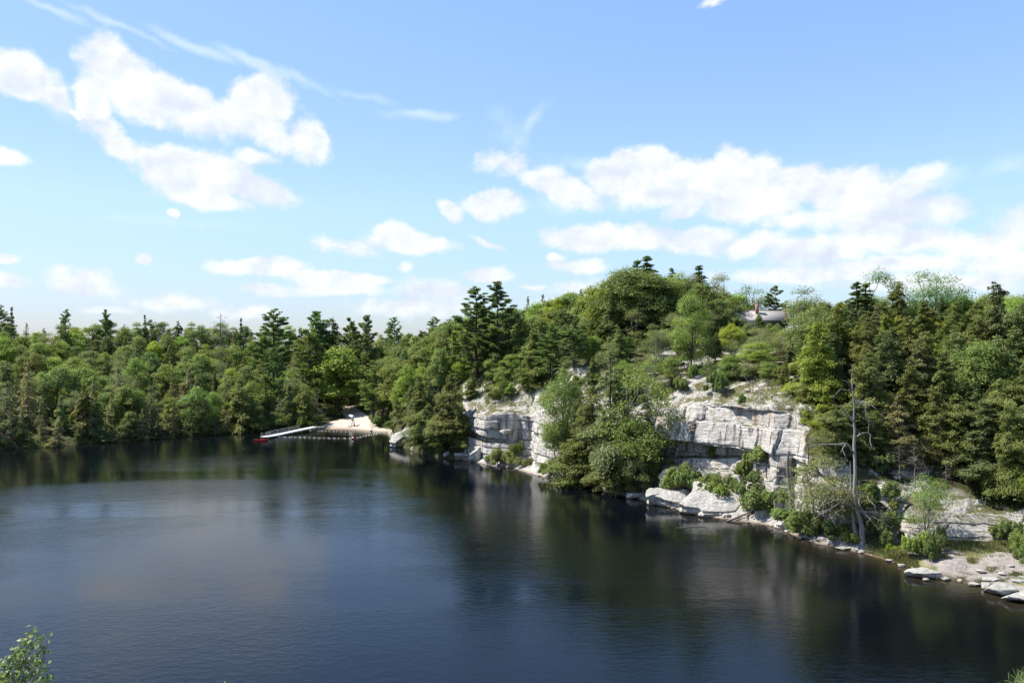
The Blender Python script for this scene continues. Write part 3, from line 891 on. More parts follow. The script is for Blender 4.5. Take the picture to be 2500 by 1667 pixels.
def hemlock_meshes(seed, leaf=0.16, count=9000, rad=0.24, base=0.06, droop=0.35, dead=0.0, levels=34, bend=0.5, power=0.85, sweep=0.0):
    """a drooping conifer ten metres high: whorls of flat sprays on visible boughs"""
    rs = np.random.RandomState(seed)
    H_ = 10.0
    tr = MB(); cr = MB()
    lean = rs.normal(0, 0.12 * bend * 2, 2)
    tz = np.linspace(-0.5, H_, 9)
    tx = lean[0] * (tz / H_) ** 2 + rs.normal(0, .03, 9); ty = lean[1] * (tz / H_) ** 2 + rs.normal(0, .03, 9)
    tr.tube(np.stack([tx, ty, tz], 1), np.linspace(0.19, 0.012, 9), 7)
    br = []
    lop = rs.uniform(0, 2 * math.pi)
    for i in range(levels):
        q = (i + rs.uniform(-.35, .35)) / levels
        q = min(max(q, 0.0), 0.985)
        z = H_ * (base + (1 - base) * q)
        for k in range(rs.randint(3, 6)):
            a = rs.uniform(0, 2 * math.pi)
            L = rad * H_ * (1 - q) ** power * rs.uniform(0.35, 1.25) * (1 + .22 * math.sin(q * 17 + seed) + .15 * math.sin(q * 41 + seed * 2)) * (1 + 0.25 * math.cos(a - lop)) + 0.10
            if q < 0.12: L *= 0.75 + q * 2
            br.append((z, a, L, q))
    W = np.array([b[2] ** 1.7 for b in br]); W = W / W.sum()
    for (z, a, L, q), w in zip(br, W):
        ca, sa = math.cos(a), math.sin(a)
        cx = np.interp(z, tz, tx); cy = np.interp(z, tz, ty)
        up = rs.uniform(0.05, 0.35) + 0.5 * max(0, q - 0.7)
        s = np.linspace(0, 1, 5)
        hz = L * (up * s - (droop + sweep) * s ** 2)
        tr.tube(np.stack([cx + ca * L * s, cy + sa * L * s, z + hz], 1), np.linspace(0.012 + 0.012 * L, 0.005, 5), 3)
        isdead = rs.uniform() < dead
        nt = 3 if dead > 0 else 0
        for _ in range(nt):
            t0 = rs.uniform(.3, .9); b0 = np.array([cx + ca * L * t0, cy + sa * L * t0, z + L * (up * t0 - droop * t0 ** 2)])
            aa = a + rs.choice([-1, 1]) * rs.uniform(.4, .9); ll = L * rs.uniform(.15, .4)
            tr.tube(np.array([b0, b0 + (math.cos(aa) * ll, math.sin(aa) * ll, rs.uniform(-.3, .15) * ll)]), [0.008, 0.003], 3)
        if isdead:
            continue
        k = max(6, int(count * w / (1 - dead * .8)))
        t = 0.22 + 0.78 * rs.uniform(0, 1, k) ** 0.75
        wd = L * 0.34 * np.sin(np.clip(t * 1.05, 0, 1) * math.pi * 0.86) + 0.05
        # sprays grouped in fingers
        lat = wd * rs.uniform(-1, 1, k)
        # sprays gather in soft uneven tufts along the bough
        ntf = max(2, int(2 + L * 1.6)); tc_ = rs.uniform(.25, 1.0, ntf); tl = rs.uniform(-1, 1, ntf) * (L * 0.30) * (1.15 - tc_); th_ = rs.normal(0, .05 + .05 * L, ntf)
        id_ = rs.randint(0, ntf, k); pf = rs.uniform(size=k) < .55
        t = np.where(pf, tc_[id_] + rs.normal(0, .085, k), t); lat = np.where(pf, tl[id_] + rs.normal(0, .07 + .06 * L, k), lat)
        vj = np.where(pf, th_[id_] + rs.normal(0, .05 + .045 * L, k), 0)
        x = L * t; zz = L * (up * t - droop * t ** 2) - 0.12 * np.abs(lat) + vj + rs.normal(0, 0.03 + 0.02 * L, k)
        pos = np.stack([cx + ca * x - sa * lat, cy + sa * x + ca * lat, z + zz], 1)
        slope = up - 2 * droop * t
        N = np.stack([-ca * slope, -sa * slope, np.ones(k)], 1)
        n = unit(N + rs.normal(0, 0.62, N.shape))
        dirv = np.stack([ca - sa * lat / (L * .5 + .1), sa + ca * lat / (L * .5 + .1), slope - 0.25], 1) + rs.normal(0, .3, (k, 3))
        u = unit(dirv - (dirv * n).sum(1, keepdims=True) * n); v = np.cross(n, u)
        sz = leaf * rs.uniform(0.7, 1.4, k)
        tb = 0.5 + 0.12 * rs.normal()
        cr.quads(pos, u * sz[:, None] * 1.15, v * sz[:, None] * 0.5, np.clip(tb + 0.25 * (t - 0.6) + 0.15 * rs.normal(0, 1, k), 0, 1))
    return tr, cr


def pine_meshes(seed, leaf=0.2, count=8000, rad=0.26, base=0.3, levels=11, gap=1.0, rise=0.35):
    """an old white pine ten metres high: spaced, upswept boughs ending in dense plumes"""
    rs = np.random.RandomState(seed)
    H_ = 10.0
    tr = MB(); cr = MB()
    tz = np.linspace(-0.5, H_ * 0.985, 9)
    tx = rs.normal(0, .05, 9); ty = rs.normal(0, .05, 9)
    tr.tube(np.stack([tx, ty, tz], 1), np.linspace(0.2, 0.02, 9), 7)
    items = []
    for i in range(levels):
        q = i / (levels - 1)
        z0 = H_ * (base + (0.97 - base) * q)
        prof = (1 - q) ** 0.8 * (0.6 + 0.4 * min(1, q * 3.5)) + 0.05 if q > 0 else 0.6
        for k in range(rs.randint(3, 6)):
            a = rs.uniform(0, 2 * math.pi)
            L = rad * H_ * prof * rs.uniform(0.45, 1.2) + 0.25
            items.append((z0 + rs.uniform(-.12, .12), a, L, q))
    items.append((H_ * 0.96, 0, 0.2, 1.0))
    tot = sum(i[2] ** 1.3 for i in items)
    for z, a, L, q in items:
        ca, sa = math.cos(a), math.sin(a)
        s = np.linspace(0, 1, 6)
        ri = rise * rs.uniform(0.5, 1.4) + 0.3 * q
        hz = L * (0.05 * s + ri * s ** 2)
        cx = np.interp(z, tz, tx); cy = np.interp(z, tz, ty)
        B = np.stack([cx + ca * L * s, cy + sa * L * s, z + hz], 1)
        tr.tube(B, np.linspace(0.02 + 0.014 * L, 0.008, 6), 4)
        k = max(20, int(count * L ** 1.3 / tot))
        # plumes
        npl = max(2, int(L / 0.42))
        pt = np.concatenate([rs.uniform(0.35, 1.0, npl), [1.0]])
        pl = rs.uniform(-0.3, 0.3, npl + 1) * L * (1.15 - pt)
        id_ = rs.randint(0, npl + 1, k)
        t = pt[id_]; lat = pl[id_]
        c = np.stack([cx + ca * L * t - sa * lat, cy + sa * L * t + ca * lat, z + L * (0.05 * t + ri * t ** 2) + 0.05], 1)
        r_ = 0.17 + 0.09 * L
        d = unit(rs.normal(0, 1, (k, 3))); d[:, 2] = np.abs(d[:, 2]) * .8 - .15
        pos = c + d * (r_ * rs.uniform(0.2, 1, k) ** 0.5)[:, None] * (1.25, 1.25, 0.62)
        dirv = d + np.array([ca * .6, sa * .6, 0.7])
        n = unit(np.cross(dirv, rs.normal(0, 1, (k, 3))) + (0, 0, .7))
        u = unit(dirv - (dirv * n).sum(1, keepdims=True) * n); v = np.cross(n, u)
        sz = leaf * rs.uniform(0.7, 1.3, k)
        cr.quads(pos, u * sz[:, None] * 1.1, v * sz[:, None] * 0.4, np.clip(0.5 + 0.12 * rs.normal() + 0.2 * rs.normal(0, 1, k), 0, 1))
    return tr, cr


def bare_meshes(seed, n1=26, rad=0.2, fine=5, up=0.15, base=0.15):
    """a dead standing tree with its twigs"""
    rs = np.random.RandomState(seed)
    H_ = 10.0
    tr = MB(); tw = MB()
    tz = np.linspace(-0.5, H_, 9); tx = rs.normal(0, .06, 9); ty = rs.normal(0, .06, 9)
    tr.tube(np.stack([tx, ty, tz], 1), np.linspace(0.17, 0.015, 9), 7)
    for i in range(n1):
        q = base + (1 - base) * rs.uniform(0, 1); z = H_ * q
        a = rs.uniform(0, 6.283); L = H_ * rad * (1.1 - q) * rs.uniform(.5, 1.3) + .3
        p0 = np.array([np.interp(z, tz, tx), np.interp(z, tz, ty), z])
        p1 = p0 + np.array([math.cos(a), math.sin(a), up + rs.normal(0, .2)]) * L
        l = limb(rs, p0, p1, 6, 0.07)
        tw.tube(l, np.linspace(0.035, 0.008, 6), 4)
        for _ in range(fine):
            b = l[rs.randint(2, 6)]
            e = b + rs.normal(0, 1, 3) * L * 0.22 + np.array([math.cos(a), math.sin(a), 0]) * L * .15
            m_ = limb(rs, b, e, 4, .08)
            tw.tube(m_, np.linspace(0.014, 0.004, 4), 3)
            for _ in range(2):
                e2 = m_[2] + rs.normal(0, 1, 3) * L * .1
                tw.tube(np.array([m_[2], e2]), [0.007, 0.003], 3)
    return tr, tw


def shrub_meshes(seed, leaf=0.07, count=5000, lobes=12, wide=1.2):
    """a bush one metre tall and about two across"""
    rs = np.random.RandomState(seed)
    tr = MB(); cr = MB()
    P = np.array([[rs.normal(0, .42) * wide, rs.normal(0, .42) * wide, rs.uniform(.15, .72)] for _ in range(lobes)])
    P[:, 2] *= np.exp(-(P[:, 0] ** 2 + P[:, 1] ** 2) / (wide ** 2 * 1.3)) * 0.55 + 0.5
    for c in P:
        tr.tube(limb(rs, (c[0] * .15, c[1] * .15, -.15), c, 5, .06), np.linspace(.022, .006, 5), 4)
        k = count // lobes
        d = unit(rs.normal(0, 1, (k, 3))); d[:, 2] = np.abs(d[:, 2]) - .35 * rs.uniform(0, 1, k); d = unit(d)
        r_ = rs.uniform(.13, .38)
        pos = c + d * (r_ * (0.5 + .6 * rs.uniform(0, 1, k) ** .4) * (1 + .25 * np.sin(d[:, 0] * 7 + c[0] * 5)))[:, None]
        pos[:, 2] = np.maximum(pos[:, 2], 0.0)
        U, V = leaf_axes(rs, d * .7 + (0, 0, .6), leaf * rs.uniform(.6, 1.2, k), .6, .55)
        cr.quads(pos, U, V, np.clip(.5 + .12 * rs.normal() + .2 * rs.normal(0, 1, k), 0, 1))
    return tr, cr


PROTO = {}


def proto(key, gen, kind, crown_mat, bark, crown_name='crown', **kw):
    tr, cr = gen(**kw)
    T_ = tr.build('trunk', bark, smooth=True, link=False)
    K_ = cr.build(crown_name, crown_mat, link=False)
    PROTO.setdefault(key, []).append((kind, T_.data, K_.data, crown_name))
    bpy.data.objects.remove(T_); bpy.data.objects.remove(K_)


def plant(key, variant, loc, height, rz, tint, label, group=None, cat='tree', widen=1.0, lean=(0, 0), ref=10.0):
    """one tree: an Empty at its foot carrying a trunk and a crown"""
    kind, tm, cm, cn = PROTO[key][variant % len(PROTO[key])]
    s = height / ref
    r = empty(kind, loc, 0, (s * widen, s * widen, s))
    r.rotation_euler = (lean[0], lean[1], rz)
    tag(r, label, cat, group)
    for nm, me in (('trunk', tm), (cn, cm)):
        o = bpy.data.objects.new(nm, me)
        C.objects.link(o); o.parent = r
        o.color = (tint[0], tint[1], tint[2], 1) if nm != 'trunk' else (1, 1, 1, 1)
    return r


# far kinds (leaves about 0.3 m, seen from 150 m and more)
for i in range(7):
    proto('far_broad', broad_meshes, 'broadleaf_tree', M['broad'], M['bark'], seed=100 + i, leaf=0.165, count=9500, base=[.08, .05, .14, .08, .05, .15, .08][i], wide=[.33, .40, .28, .36, .38, .25, .42][i], lobes=[34, 40, 28, 38, 40, 26, 44][i])
for i in range(3):
    proto('far_airy', broad_meshes, 'birch_tree', M['broad'], M['bark_pale'], seed=130 + i, leaf=0.105, count=6500, base=.3, wide=[.26, .3, .24][i], lobes=16, thin=.3, multi=2)
for i in range(5):
    proto('far_hem', hemlock_meshes, 'hemlock_tree', M['conifer'], M['bark'], seed=200 + i, leaf=0.15, count=8500, power=.7, rad=[.22, .28, .2, .26, .24][i], base=[.02, .04, .08, .02, .12][i], droop=[.35, .45, .3, .5, .4][i], levels=30)
for i in range(3):
    proto('far_grey', hemlock_meshes, 'ailing_hemlock_tree', M['conifer'], M['twig'], seed=230 + i, leaf=0.17, count=2600, rad=[.26, .22, .28][i], base=.04, droop=.35, levels=30, dead=.25)
for i in range(4):
    proto('far_pine', pine_meshes, 'pine_tree', M['needle'], M['bark'], seed=260 + i, leaf=0.17, count=7000, rad=[.24, .3, .22, .27][i], base=[.1, .2, .15, .3][i], levels=[17, 14, 18, 13][i])
for i in range(2):
    proto('far_spruce', hemlock_meshes, 'spruce_tree', M['needle'], M['bark'], seed=280 + i, leaf=0.16, count=5000, rad=.17, base=.02, droop=.12, levels=36, power=1.0)
for i in range(3):
    proto('bare', bare_meshes, 'dead_tree', M['twig'], M['twig'], 'branches', seed=300 + i, n1=[30, 24, 40][i], rad=[.2, .26, .22][i], fine=6)
# near kinds
for i in range(5):
    proto('hem', hemlock_meshes, 'hemlock_tree', M['conifer'], M['bark'], seed=400 + i, leaf=0.085, count=34000, rad=[.25, .3, .22, .28, .26][i], base=[.03, .06, .1, .02, .15][i], droop=[.3, .4, .25, .34, .36][i], levels=40, bend=1.2, power=[.7, .6, .75, .65, .55][i])
for i in range(2):
    proto('grey_hem', hemlock_meshes, 'ailing_hemlock_tree', M['conifer'], M['bark'], seed=430 + i, leaf=0.085, count=22000, rad=[.27, .24][i], base=.08, droop=.3, levels=42, dead=.3)
for i in range(5):
    proto('broad', broad_meshes, 'broadleaf_tree', M['broad'], M['bark'], seed=500 + i, leaf=0.105, count=22000, base=[.12, .22, .12, .15, .28][i], wide=[.3, .36, .4, .26, .32][i], lobes=[38, 42, 46, 32, 30][i])
for i in range(2):
    proto('airy', broad_meshes, 'birch_tree', M['broad'], M['bark_pale'], seed=530 + i, leaf=0.095, count=9000, base=.25, wide=.3, lobes=22, thin=.25, multi=2)
for i in range(3):
    proto('pine', pine_meshes, 'pine_tree', M['needle'], M['bark'], seed=560 + i, leaf=0.13, count=15000, rad=[.25, .3, .27][i], base=[.1, .18, .25][i], levels=[18, 15, 14][i])
for i in range(5):
    proto('shrub', shrub_meshes, 'shrub', M['broad'], M['twig'], 'foliage', seed=600 + i, count=7500, leaf=.055, lobes=[12, 14, 9, 16, 11][i], wide=[1.2, 1.5, .9, 1.4, 1.1][i])

print('protos', sum(len(v) for v in PROTO.values()))


TONES = {
    'dark green': (.80, .83, .82), 'olive': (1.10, 1.0, .80), 'mid green': (1, 1, 1), 'bright green': (1.34, 1.40, .85),
    'grey green': (1.18, 1.04, 1.25), 'yellow green': (1.75, 1.60, .75), 'brownish grey': (1.45, 1.14, 1.35), 'fresh green': (1.14, 1.16, .95), 'bluish green': (.95, 1.1, 1.5),
}
KW = {'far_broad': 'broadleaf tree', 'broad': 'broadleaf tree', 'far_airy': 'thin-crowned birch', 'airy': 'thin-crowned birch', 'far_hem': 'hemlock', 'hem': 'hemlock',
      'far_grey': 'half-bare hemlock', 'grey_hem': 'half-bare hemlock', 'far_pine': 'pine', 'pine': 'pine', 'far_spruce': 'spruce', 'bare': 'dead bare tree'}
PLANTED = []      # (X, Y, radius)
SKYL = [(-400, 740), (0, 762), (160, 772), (320, 778), (560, 778), (627, 784), (680, 778), (780, 786), (890, 788), (960, 792), (1010, 800), (1063, 792), (1110, 765), (1150, 745), (1230, 735),
        (1276, 745), (1330, 730), (1382, 712), (1440, 690), (1488, 668), (1563, 650), (1610, 668), (1640, 690), (1701, 680), (1760, 705), (1807, 712), (1860, 720), (1930, 722), (1985, 728), (2020, 733), (2080, 722),
        (2160, 722), (2264, 720), (2339, 722), (2434, 716), (2500, 712), (2700, 700)]


def sky_py(px):
    return float(np.interp(px, [a for a, b in SKYL], [b for a, b in SKYL]))


def tint_of(tone, rs, j=0.09):
    t = TONES[tone]
    b = 1 + rs.normal(0, j)
    return tuple(c * b * (1 + rs.normal(0, .04)) for c in t)


def hero(key, var, px, Y, top, tone, label, widen=1.0, bury=0.1, base_z=None, height=None, lean=(0, 0), rz=None, cat='tree', group=None):
    rs = np.random.RandomState(int(abs(px) * 7 + Y * 3 + var))
    X, Y, z = gpt(px, Y)
    if base_z is not None: z = base_z
    h = height if height else zat(top, Y) - z
    PLANTED.append((X, Y, h * 0.16))
    return plant(key, var, (X, Y, z - bury), h + bury, rs.uniform(0, 6.28) if rz is None else rz, tint_of(tone, rs, .03), label, group, cat, widen, lean)


def build_heroes():
    # skyline of the far wood
    hero('far_pine', 0, 160, 318, 756, 'mid green', 'flat-topped pine standing above the far left skyline', 0.94)
    hero('far_pine', 2, 257, 322, 757, 'mid green', 'small pine poking above the far skyline beside a paler treetop', 0.79)
    hero('far_spruce', 0, 28, 305, 750, 'dark green', 'dark pointed spruce near the left end of the far skyline', 0.94)
    hero('far_pine', 1, -6, 290, 744, 'mid green', 'tall pine cut by the left edge of the far wood', 0.86)
    hero('far_spruce', 1, 354, 325, 766, 'dark green', 'small dark conifer tip on the far skyline above the middle of the left wood', 0.86)
    hero('far_spruce', 0, 588, 325, 777, 'dark green', 'dark spruce tip on the far skyline right of the candelabra pine', 0.94)
    hero('far_pine', 3, 668, 305, 757, 'mid green', 'tall spreading pine crowning the skyline above the gangway', 1.08)
    hero('far_pine', 2, 771, 310, 763, 'mid green', 'narrow pine on the skyline left of the beach', 1.2)
    hero('far_hem', 1, 812, 312, 772, 'dark green', 'dark rounded hemlock on the skyline directly above the beach', 1.2)
    hero('far_pine', 0, 856, 310, 778, 'mid green', 'pine on the skyline just right of the rounded hemlock', 0.86)
    hero('far_pine', 2, 896, 306, 772, 'mid green', 'slim pine on the skyline above the lifeguard chair', 0.86)
    hero('far_pine', 1, 963, 300, 776, 'mid green', 'pine with two uneven shoulders on the low point of the skyline', 0.86)
    hero('far_pine', 3, 1062, 262, 775, 'mid green', 'broad pine on the skyline where the hill begins to rise', 1.08)
    hero('bare', 1, 538, 320, 764, 'grey green', 'candelabra pine with bare forked limbs on the far skyline', 1.4)
    # trees along the far shore
    hero('far_pine', 0, 755, 284, 806, 'olive', 'very tall layered pine behind the shore left of the beach', 1.25)
    hero('far_pine', 1, 912, 262, 882, 'fresh green', 'dense green pine overhanging the right end of the beach', 1.2)
    hero('far_pine', 2, 935, 268, 905, 'fresh green', 'second green pine close behind the one overhanging the beach', 1.3)
    hero('far_broad', 5, 826, 283, 845, 'bright green', 'bright green maple with a visible dark trunk behind the beach', 1.3)
    hero('bare', 0, 777, 262, 955, 'grey green', 'small grey dead tree above the landward end of the gangway', 1.3)
    hero('far_pine', 2, 668, 270, 850, 'mid green', 'narrow pine rising behind the gangway railing', 0.86)
    # twin pines and the shoulder of the hill
    hero('pine', 0, 1163, 206, 704, 'dark green', 'left one of the two tall dark pines on the shoulder of the hill', 1.15)
    hero('pine', 2, 1214, 203, 691, 'dark green', 'right one of the two tall dark pines, the higher and thinner', 1.0)
    hero('far_grey', 0, 1289, 232, 722, 'grey green', 'thin pale conifer tip on the rising skyline right of the twin pines', .9)
    hero('far_grey', 1, 1325, 228, 716, 'grey green', 'pale sparse conifer on the rising skyline below the summit trees', .9)
    hero('far_grey', 2, 1082, 222, 860, 'olive', 'leaning thin conifer with a pale curved trunk on the shoulder', 1.1, lean=(0, .2))
    # summit
    hero('far_spruce', 0, 1578, 196, 625, 'dark green', 'tallest dark spruce on the summit of the hill', 2.62)
    hero('far_spruce', 1, 1557, 197, 631, 'dark green', 'second dark spruce tip just left of the tallest summit spruce', 2.45)
    hero('broad', 0, 1530, 188, 655, 'mid green', 'large dark broadleaf crown forming the left side of the summit', 1.3)
    hero('broad', 3, 1590, 186, 668, 'mid green', 'large dark broadleaf crown below the summit spruces', 1.6)
    hero('far_spruce', 1, 1641, 197, 652, 'grey green', 'grey-green spruce tip right of the summit spruces', 1.93)
    hero('broad', 1, 1660, 193, 665, 'bright green', 'bright green round-topped maple on the skyline right of the summit')
    hero('far_spruce', 0, 1707, 193, 649, 'dark green', 'pointed spruce rising beside the bright round-topped maple', 2.62)
    hero('airy', 0, 1690, 192, 662, 'grey green', 'pale see-through tree on the skyline left of the pointed spruce')
    hero('airy', 1, 1758, 190, 668, 'brownish grey', 'crooked pale tree with a thin ball of twigs left of the shingled house', .9)
    hero('airy', 0, 1828, 196, 692, 'dark green', 'wide see-through tree behind the brick chimney', 1.3)
    hero('pine', 1, 1894, 196, 700, 'olive', 'crooked open pine standing behind the right half of the house roof', .95)
    hero('far_airy', 1, 1962, 182, 702, 'grey green', 'wispy topped tree on the ridge right of the house', 1.2)
    hero('broad', 2, 1815, 179.5, 787, 'mid green', 'rounded tree hiding the left part of the house wall', 1.0)
    hero('broad', 0, 1878, 179.5, 790, 'fresh green', 'rounded tree hiding the middle of the house wall', .95)
    hero('broad', 1, 1900, 180.0, 789, 'mid green', 'rounded tree hiding the right part of the house wall', .8)
    # right hand ridge
    hero('far_spruce', 0, 2094, 146, 690, 'dark green', 'left one of two close dark conifer tips on the right ridge', 2.27)
    hero('far_spruce', 1, 2115, 147, 686, 'dark green', 'right one of two close dark conifer tips on the right ridge', 2.1)
    hero('airy', 1, 2157, 150, 659, 'bluish green', 'tall pale see-through tree above the right ridge')
    hero('hem', 2, 2200, 140, 686, 'olive', 'hemlock with dark bare lower trunk between the two tall pale trees', .9)
    hero('airy', 0, 2270, 148, 653, 'bluish green', 'biggest pale see-through tree on the right ridge, wide and rounded', 1.35)
    hero('far_airy', 2, 2350, 146, 712, 'fresh green', 'bright feathery treetop on the ridge right of the biggest pale tree', 1.2)
    hero('hem', 0, 2441, 128, 685, 'dark green', 'dark pointed hemlock on the skyline near the right edge', 1.0)
    hero('grey_hem', 1, 2415, 132, 716, 'grey green', 'thin grey conifer tip left of the dark pointed hemlock', .8)
    hero('hem', 4, 2508, 126, 700, 'dark green', 'dark conifer cut by the right edge of the picture', 1.1)
    # cliff top
    hero('broad', 2, 1688, 157.5, 722, 'fresh green', 'large light green tree with a pale straight trunk above the main cliff', .72)
    hero('pine', 0, 1655, 159, 830, 'olive', 'dark leaning pine beside the pale trunk on the cliff top', .9, lean=(0, .12))
    hero('broad', 1, 1786, 163, 790, 'yellow green', 'yellow-green tree in front of the shingled house', 1.05)
    hero('broad', 4, 1853, 175, 768, 'fresh green', 'green tree that splits the view of the house roof in two', .5)
    hero('broad', 0, 1826, 172, 790, 'mid green', 'low tree hiding the wall of the house below the chimney', .9)
    hero('airy', 1, 1912, 170, 815, 'grey green', 'thin tree in the clearing below the right end of the house', .9)
    hero('broad', 4, 1850, 147, 838, 'bright green', 'brightest green spreading tree above the right end of the main cliff', 2.0)
    hero('hem', 1, 2008, 127, 782, 'yellow green', 'yellow-green hemlock at the left edge of the dark hemlock wood', 1.15)
    hero('hem', 3, 1975, 126, 905, 'olive', 'low spreading hemlock leaning out over the cliff left of the snag', 1.2)
    hero('pine', 1, 1400, 172, 770, 'mid green', 'layered pine above the fence at the lookout', 1.2)
    hero('hem', 0, 1300, 184, 800, 'fresh green', 'broad layered evergreen above the grassy rock terrace', 1.3)
    hero('pine', 0, 1345, 178, 792, 'fresh green', 'dark-footed pine just left of the visitor at the lookout', 1.2)
    hero('broad', 3, 1375, 167.5, 893, 'fresh green', 'small bushy tree hiding half of the visitor at the lookout', .8, height=3.4, base_z=17.7)
    hero('broad', 2, 1222, 190, 905, 'fresh green', 'leafy sapling clump on the terrace above the left cliff', .9)
    hero('broad', 4, 1248, 187, 935, 'bright green', 'thin-stemmed small tree growing from the ledge of the left cliff', .9)
    hero('airy', 0, 1592, 153, 862, 'fresh green', 'thin leafy tree on the rim at the left end of the main cliff', 1.1)
    hero('broad', 3, 1640, 151.5, 872, 'fresh green', 'small leafy tree on the rim left of the pale straight trunk', 1.3)
    hero('airy', 1, 1728, 149, 878, 'mid green', 'thin tree among the rocks right of the pale straight trunk', 1.1)
    hero('hem', 1, 1752, 142.5, 925, 'mid green', 'dark evergreen leaning over the rim in the middle of the main cliff', 1.4)
    hero('broad', 0, 1785, 146, 868, 'fresh green', 'leafy tree on the rim between the leaning evergreen and the brightest green tree', 1.6)
    hero('airy', 0, 1822, 143, 880, 'grey green', 'grey-green thin tree on the rim under the brightest green tree', 1.3)
    hero('broad', 2, 1880, 139, 885, 'fresh green', 'leafy tree crowding the right end of the cliff rim', 1.6)
    hero('hem', 3, 1915, 134, 880, 'olive', 'olive evergreen on the rim directly above the white pillar', 1.0)
    hero('broad', 1, 1522, 156, 880, 'fresh green', 'leafy tree on the rim behind the half-dead hemlock', 1.0)
    hero('hem', 4, 1450, 163, 870, 'mid green', 'evergreen on the rim left of the half-dead hemlock top', 1.0)
    # in front of the cliff
    hero('broad', 1, 1374, 160.0, 905, 'fresh green', 'tall leafy tree growing up in front of the cliff left of the grey hemlock', .62)
    hero('airy', 0, 1362, 158.5, 985, 'fresh green', 'thin young tree leaning against the white rock at the cliff foot', .8)
    hero('grey_hem', 0, 1488, 145.0, 850, 'grey green', 'tall half-dead hemlock with bare black lower branches in front of the cliff', .95, rz=.5)
    hero('airy', 1, 1572, 140.5, 905, 'fresh green', 'leafy tree in front of the cliff right of the half-dead hemlock', .95)
    hero('hem', 0, 1588, 141.5, 985, 'mid green', 'dark green evergreen at the left end of the main cliff face', .9)
    hero('hem', 2, 1450, 151.5, 1010, 'olive', 'drooping olive hemlock at the foot of the half-dead hemlock', 1.6)
    hero('hem', 3, 1420, 152.5, 1050, 'olive', 'low sprawling hemlock at the waterline left of the drooping one', 2.2)
    hero('hem', 1, 1510, 143.0, 1060, 'olive', 'spreading olive hemlock hanging over the water below the bare trunk', 1.5)
    hero('hem', 3, 1448, 150.5, 935, 'olive', 'narrow upright hemlock left of the tall half-dead one', .9)
    hero('grey_hem', 1, 1418, 152.5, 965, 'grey green', 'ragged grey-green conifer between the tall leafy tree and the narrow hemlock', .95)
    hero('hem', 0, 1532, 142.0, 985, 'mid green', 'upright evergreen right of the tall half-dead hemlock', .8)
    hero('broad', 2, 1560, 138.5, 1080, 'mid green', 'round green tree at the waterline just left of the pale boulders', .9)
    hero('broad', 4, 1545, 141, 1020, 'fresh green', 'leaning green tree above the round one at the waterline', 1.0)
    hero('hem', 4, 1040, 196, 985, 'fresh green', 'bright green evergreen at the waterline right of the white headland boulder', 1.5)
    hero('hem', 0, 1075, 191, 1000, 'dark green', 'dark bushy evergreen beside the bright one near the headland boulder', 1.5)
    hero('hem', 2, 1132, 187, 985, 'olive', 'olive hemlock hanging over the left end of the cliff', 1.3)
    hero('airy', 1, 1022, 206, 1010, 'grey green', 'grey-green feathery tree growing behind the headland boulder', .9)
    hero('grey_hem', 1, 1098, 190, 905, 'olive', 'sparse tall hemlock on the bank left of the cliff', 1.3)
    hero('hem', 1, 985, 224, 985, 'olive', 'drooping olive evergreen above the headland boulder', 1.1)
    hero('broad', 2, 975, 240, 960, 'mid green', 'rounded green tree on the bank between beach and headland', .9)
    hero('hem', 3, 1005, 216, 940, 'grey green', 'grey-green evergreen on the steep bank above the headland boulder', 1.1)
    hero('far_hem', 1, 975, 236, 930, 'olive', 'olive evergreen on the bank behind the headland', 1.1)
    hero('hem', 0, 1030, 206, 930, 'olive', 'tall olive evergreen on the bank right of the headland', 1.4)
    hero('hem', 4, 2030, 113.5, 985, 'olive', 'olive hemlock directly behind the lower half of the snag', 1.5)
    hero('hem', 2, 2085, 114.5, 965, 'mid green', 'hemlock just right of the snag above the white ledge', 1.5)
    hero('hem', 0, 2012, 117.5, 940, 'yellow green', 'yellow-green hemlock behind the long left limb of the snag', 1.1)
    hero('hem', 1, 1968, 120.5, 985, 'yellow green', 'yellow-green hemlock bough hanging over the top of the white pillar', 1.1)
    hero('hem', 3, 2140, 114.0, 1000, 'olive', 'olive hemlock above the low white ledge', 1.5)
    hero('grey_hem', 0, 2190, 113.5, 960, 'brownish grey', 'browning hemlock above the brown forest floor', 1.2)
    hero('hem', 4, 2335, 112.5, 960, 'olive', 'hemlock standing above the long white slab', 1.4)
    hero('hem', 2, 2395, 109.5, 975, 'dark green', 'dark hemlock leaning over the long white slab', 1.4)
    # by the snag and on the shelf
    hero('airy', 1, 2000, 108.5, 1112, 'grey green', 'grey-green willow-like tree bushing out left of the snag', 1.4)
    hero('airy', 0, 2045, 106.5, 1150, 'grey green', 'low grey-green tree tangled round the foot of the snag', 1.6)
    hero('airy', 0, 2262, 101.2, 1150, 'fresh green', 'small twin-stemmed tree on the grassy shelf by the gravel path', 1.0)
    hero('bare', 1, 2195, 110.5, 1085, 'grey green', 'grey twiggy dead conifer over the white stone on the brown floor', 1.5)
    hero('bare', 0, 2308, 109.8, 1120, 'grey green', 'short grey dead tree tangled above the rounded block', 1.7)
    hero('bare', 2, 2385, 112, 1000, 'grey green', 'grey dead conifer inside the hemlock wood near the right edge', 1.5)
    hero('bare', 2, 2232, 109.5, 1080, 'grey green', 'grey dead conifer in front of the hemlock wood above the ledge', 1.2)
    hero('broad', 3, 2510, 104, 1150, 'bright green', 'vivid green broadleaf branch at the right edge above the slab', 1.2)
    hero('hem', 1, 2455, 106.5, 985, 'olive', 'hemlock with a bare dark trunk rising from behind the long slab', .95)


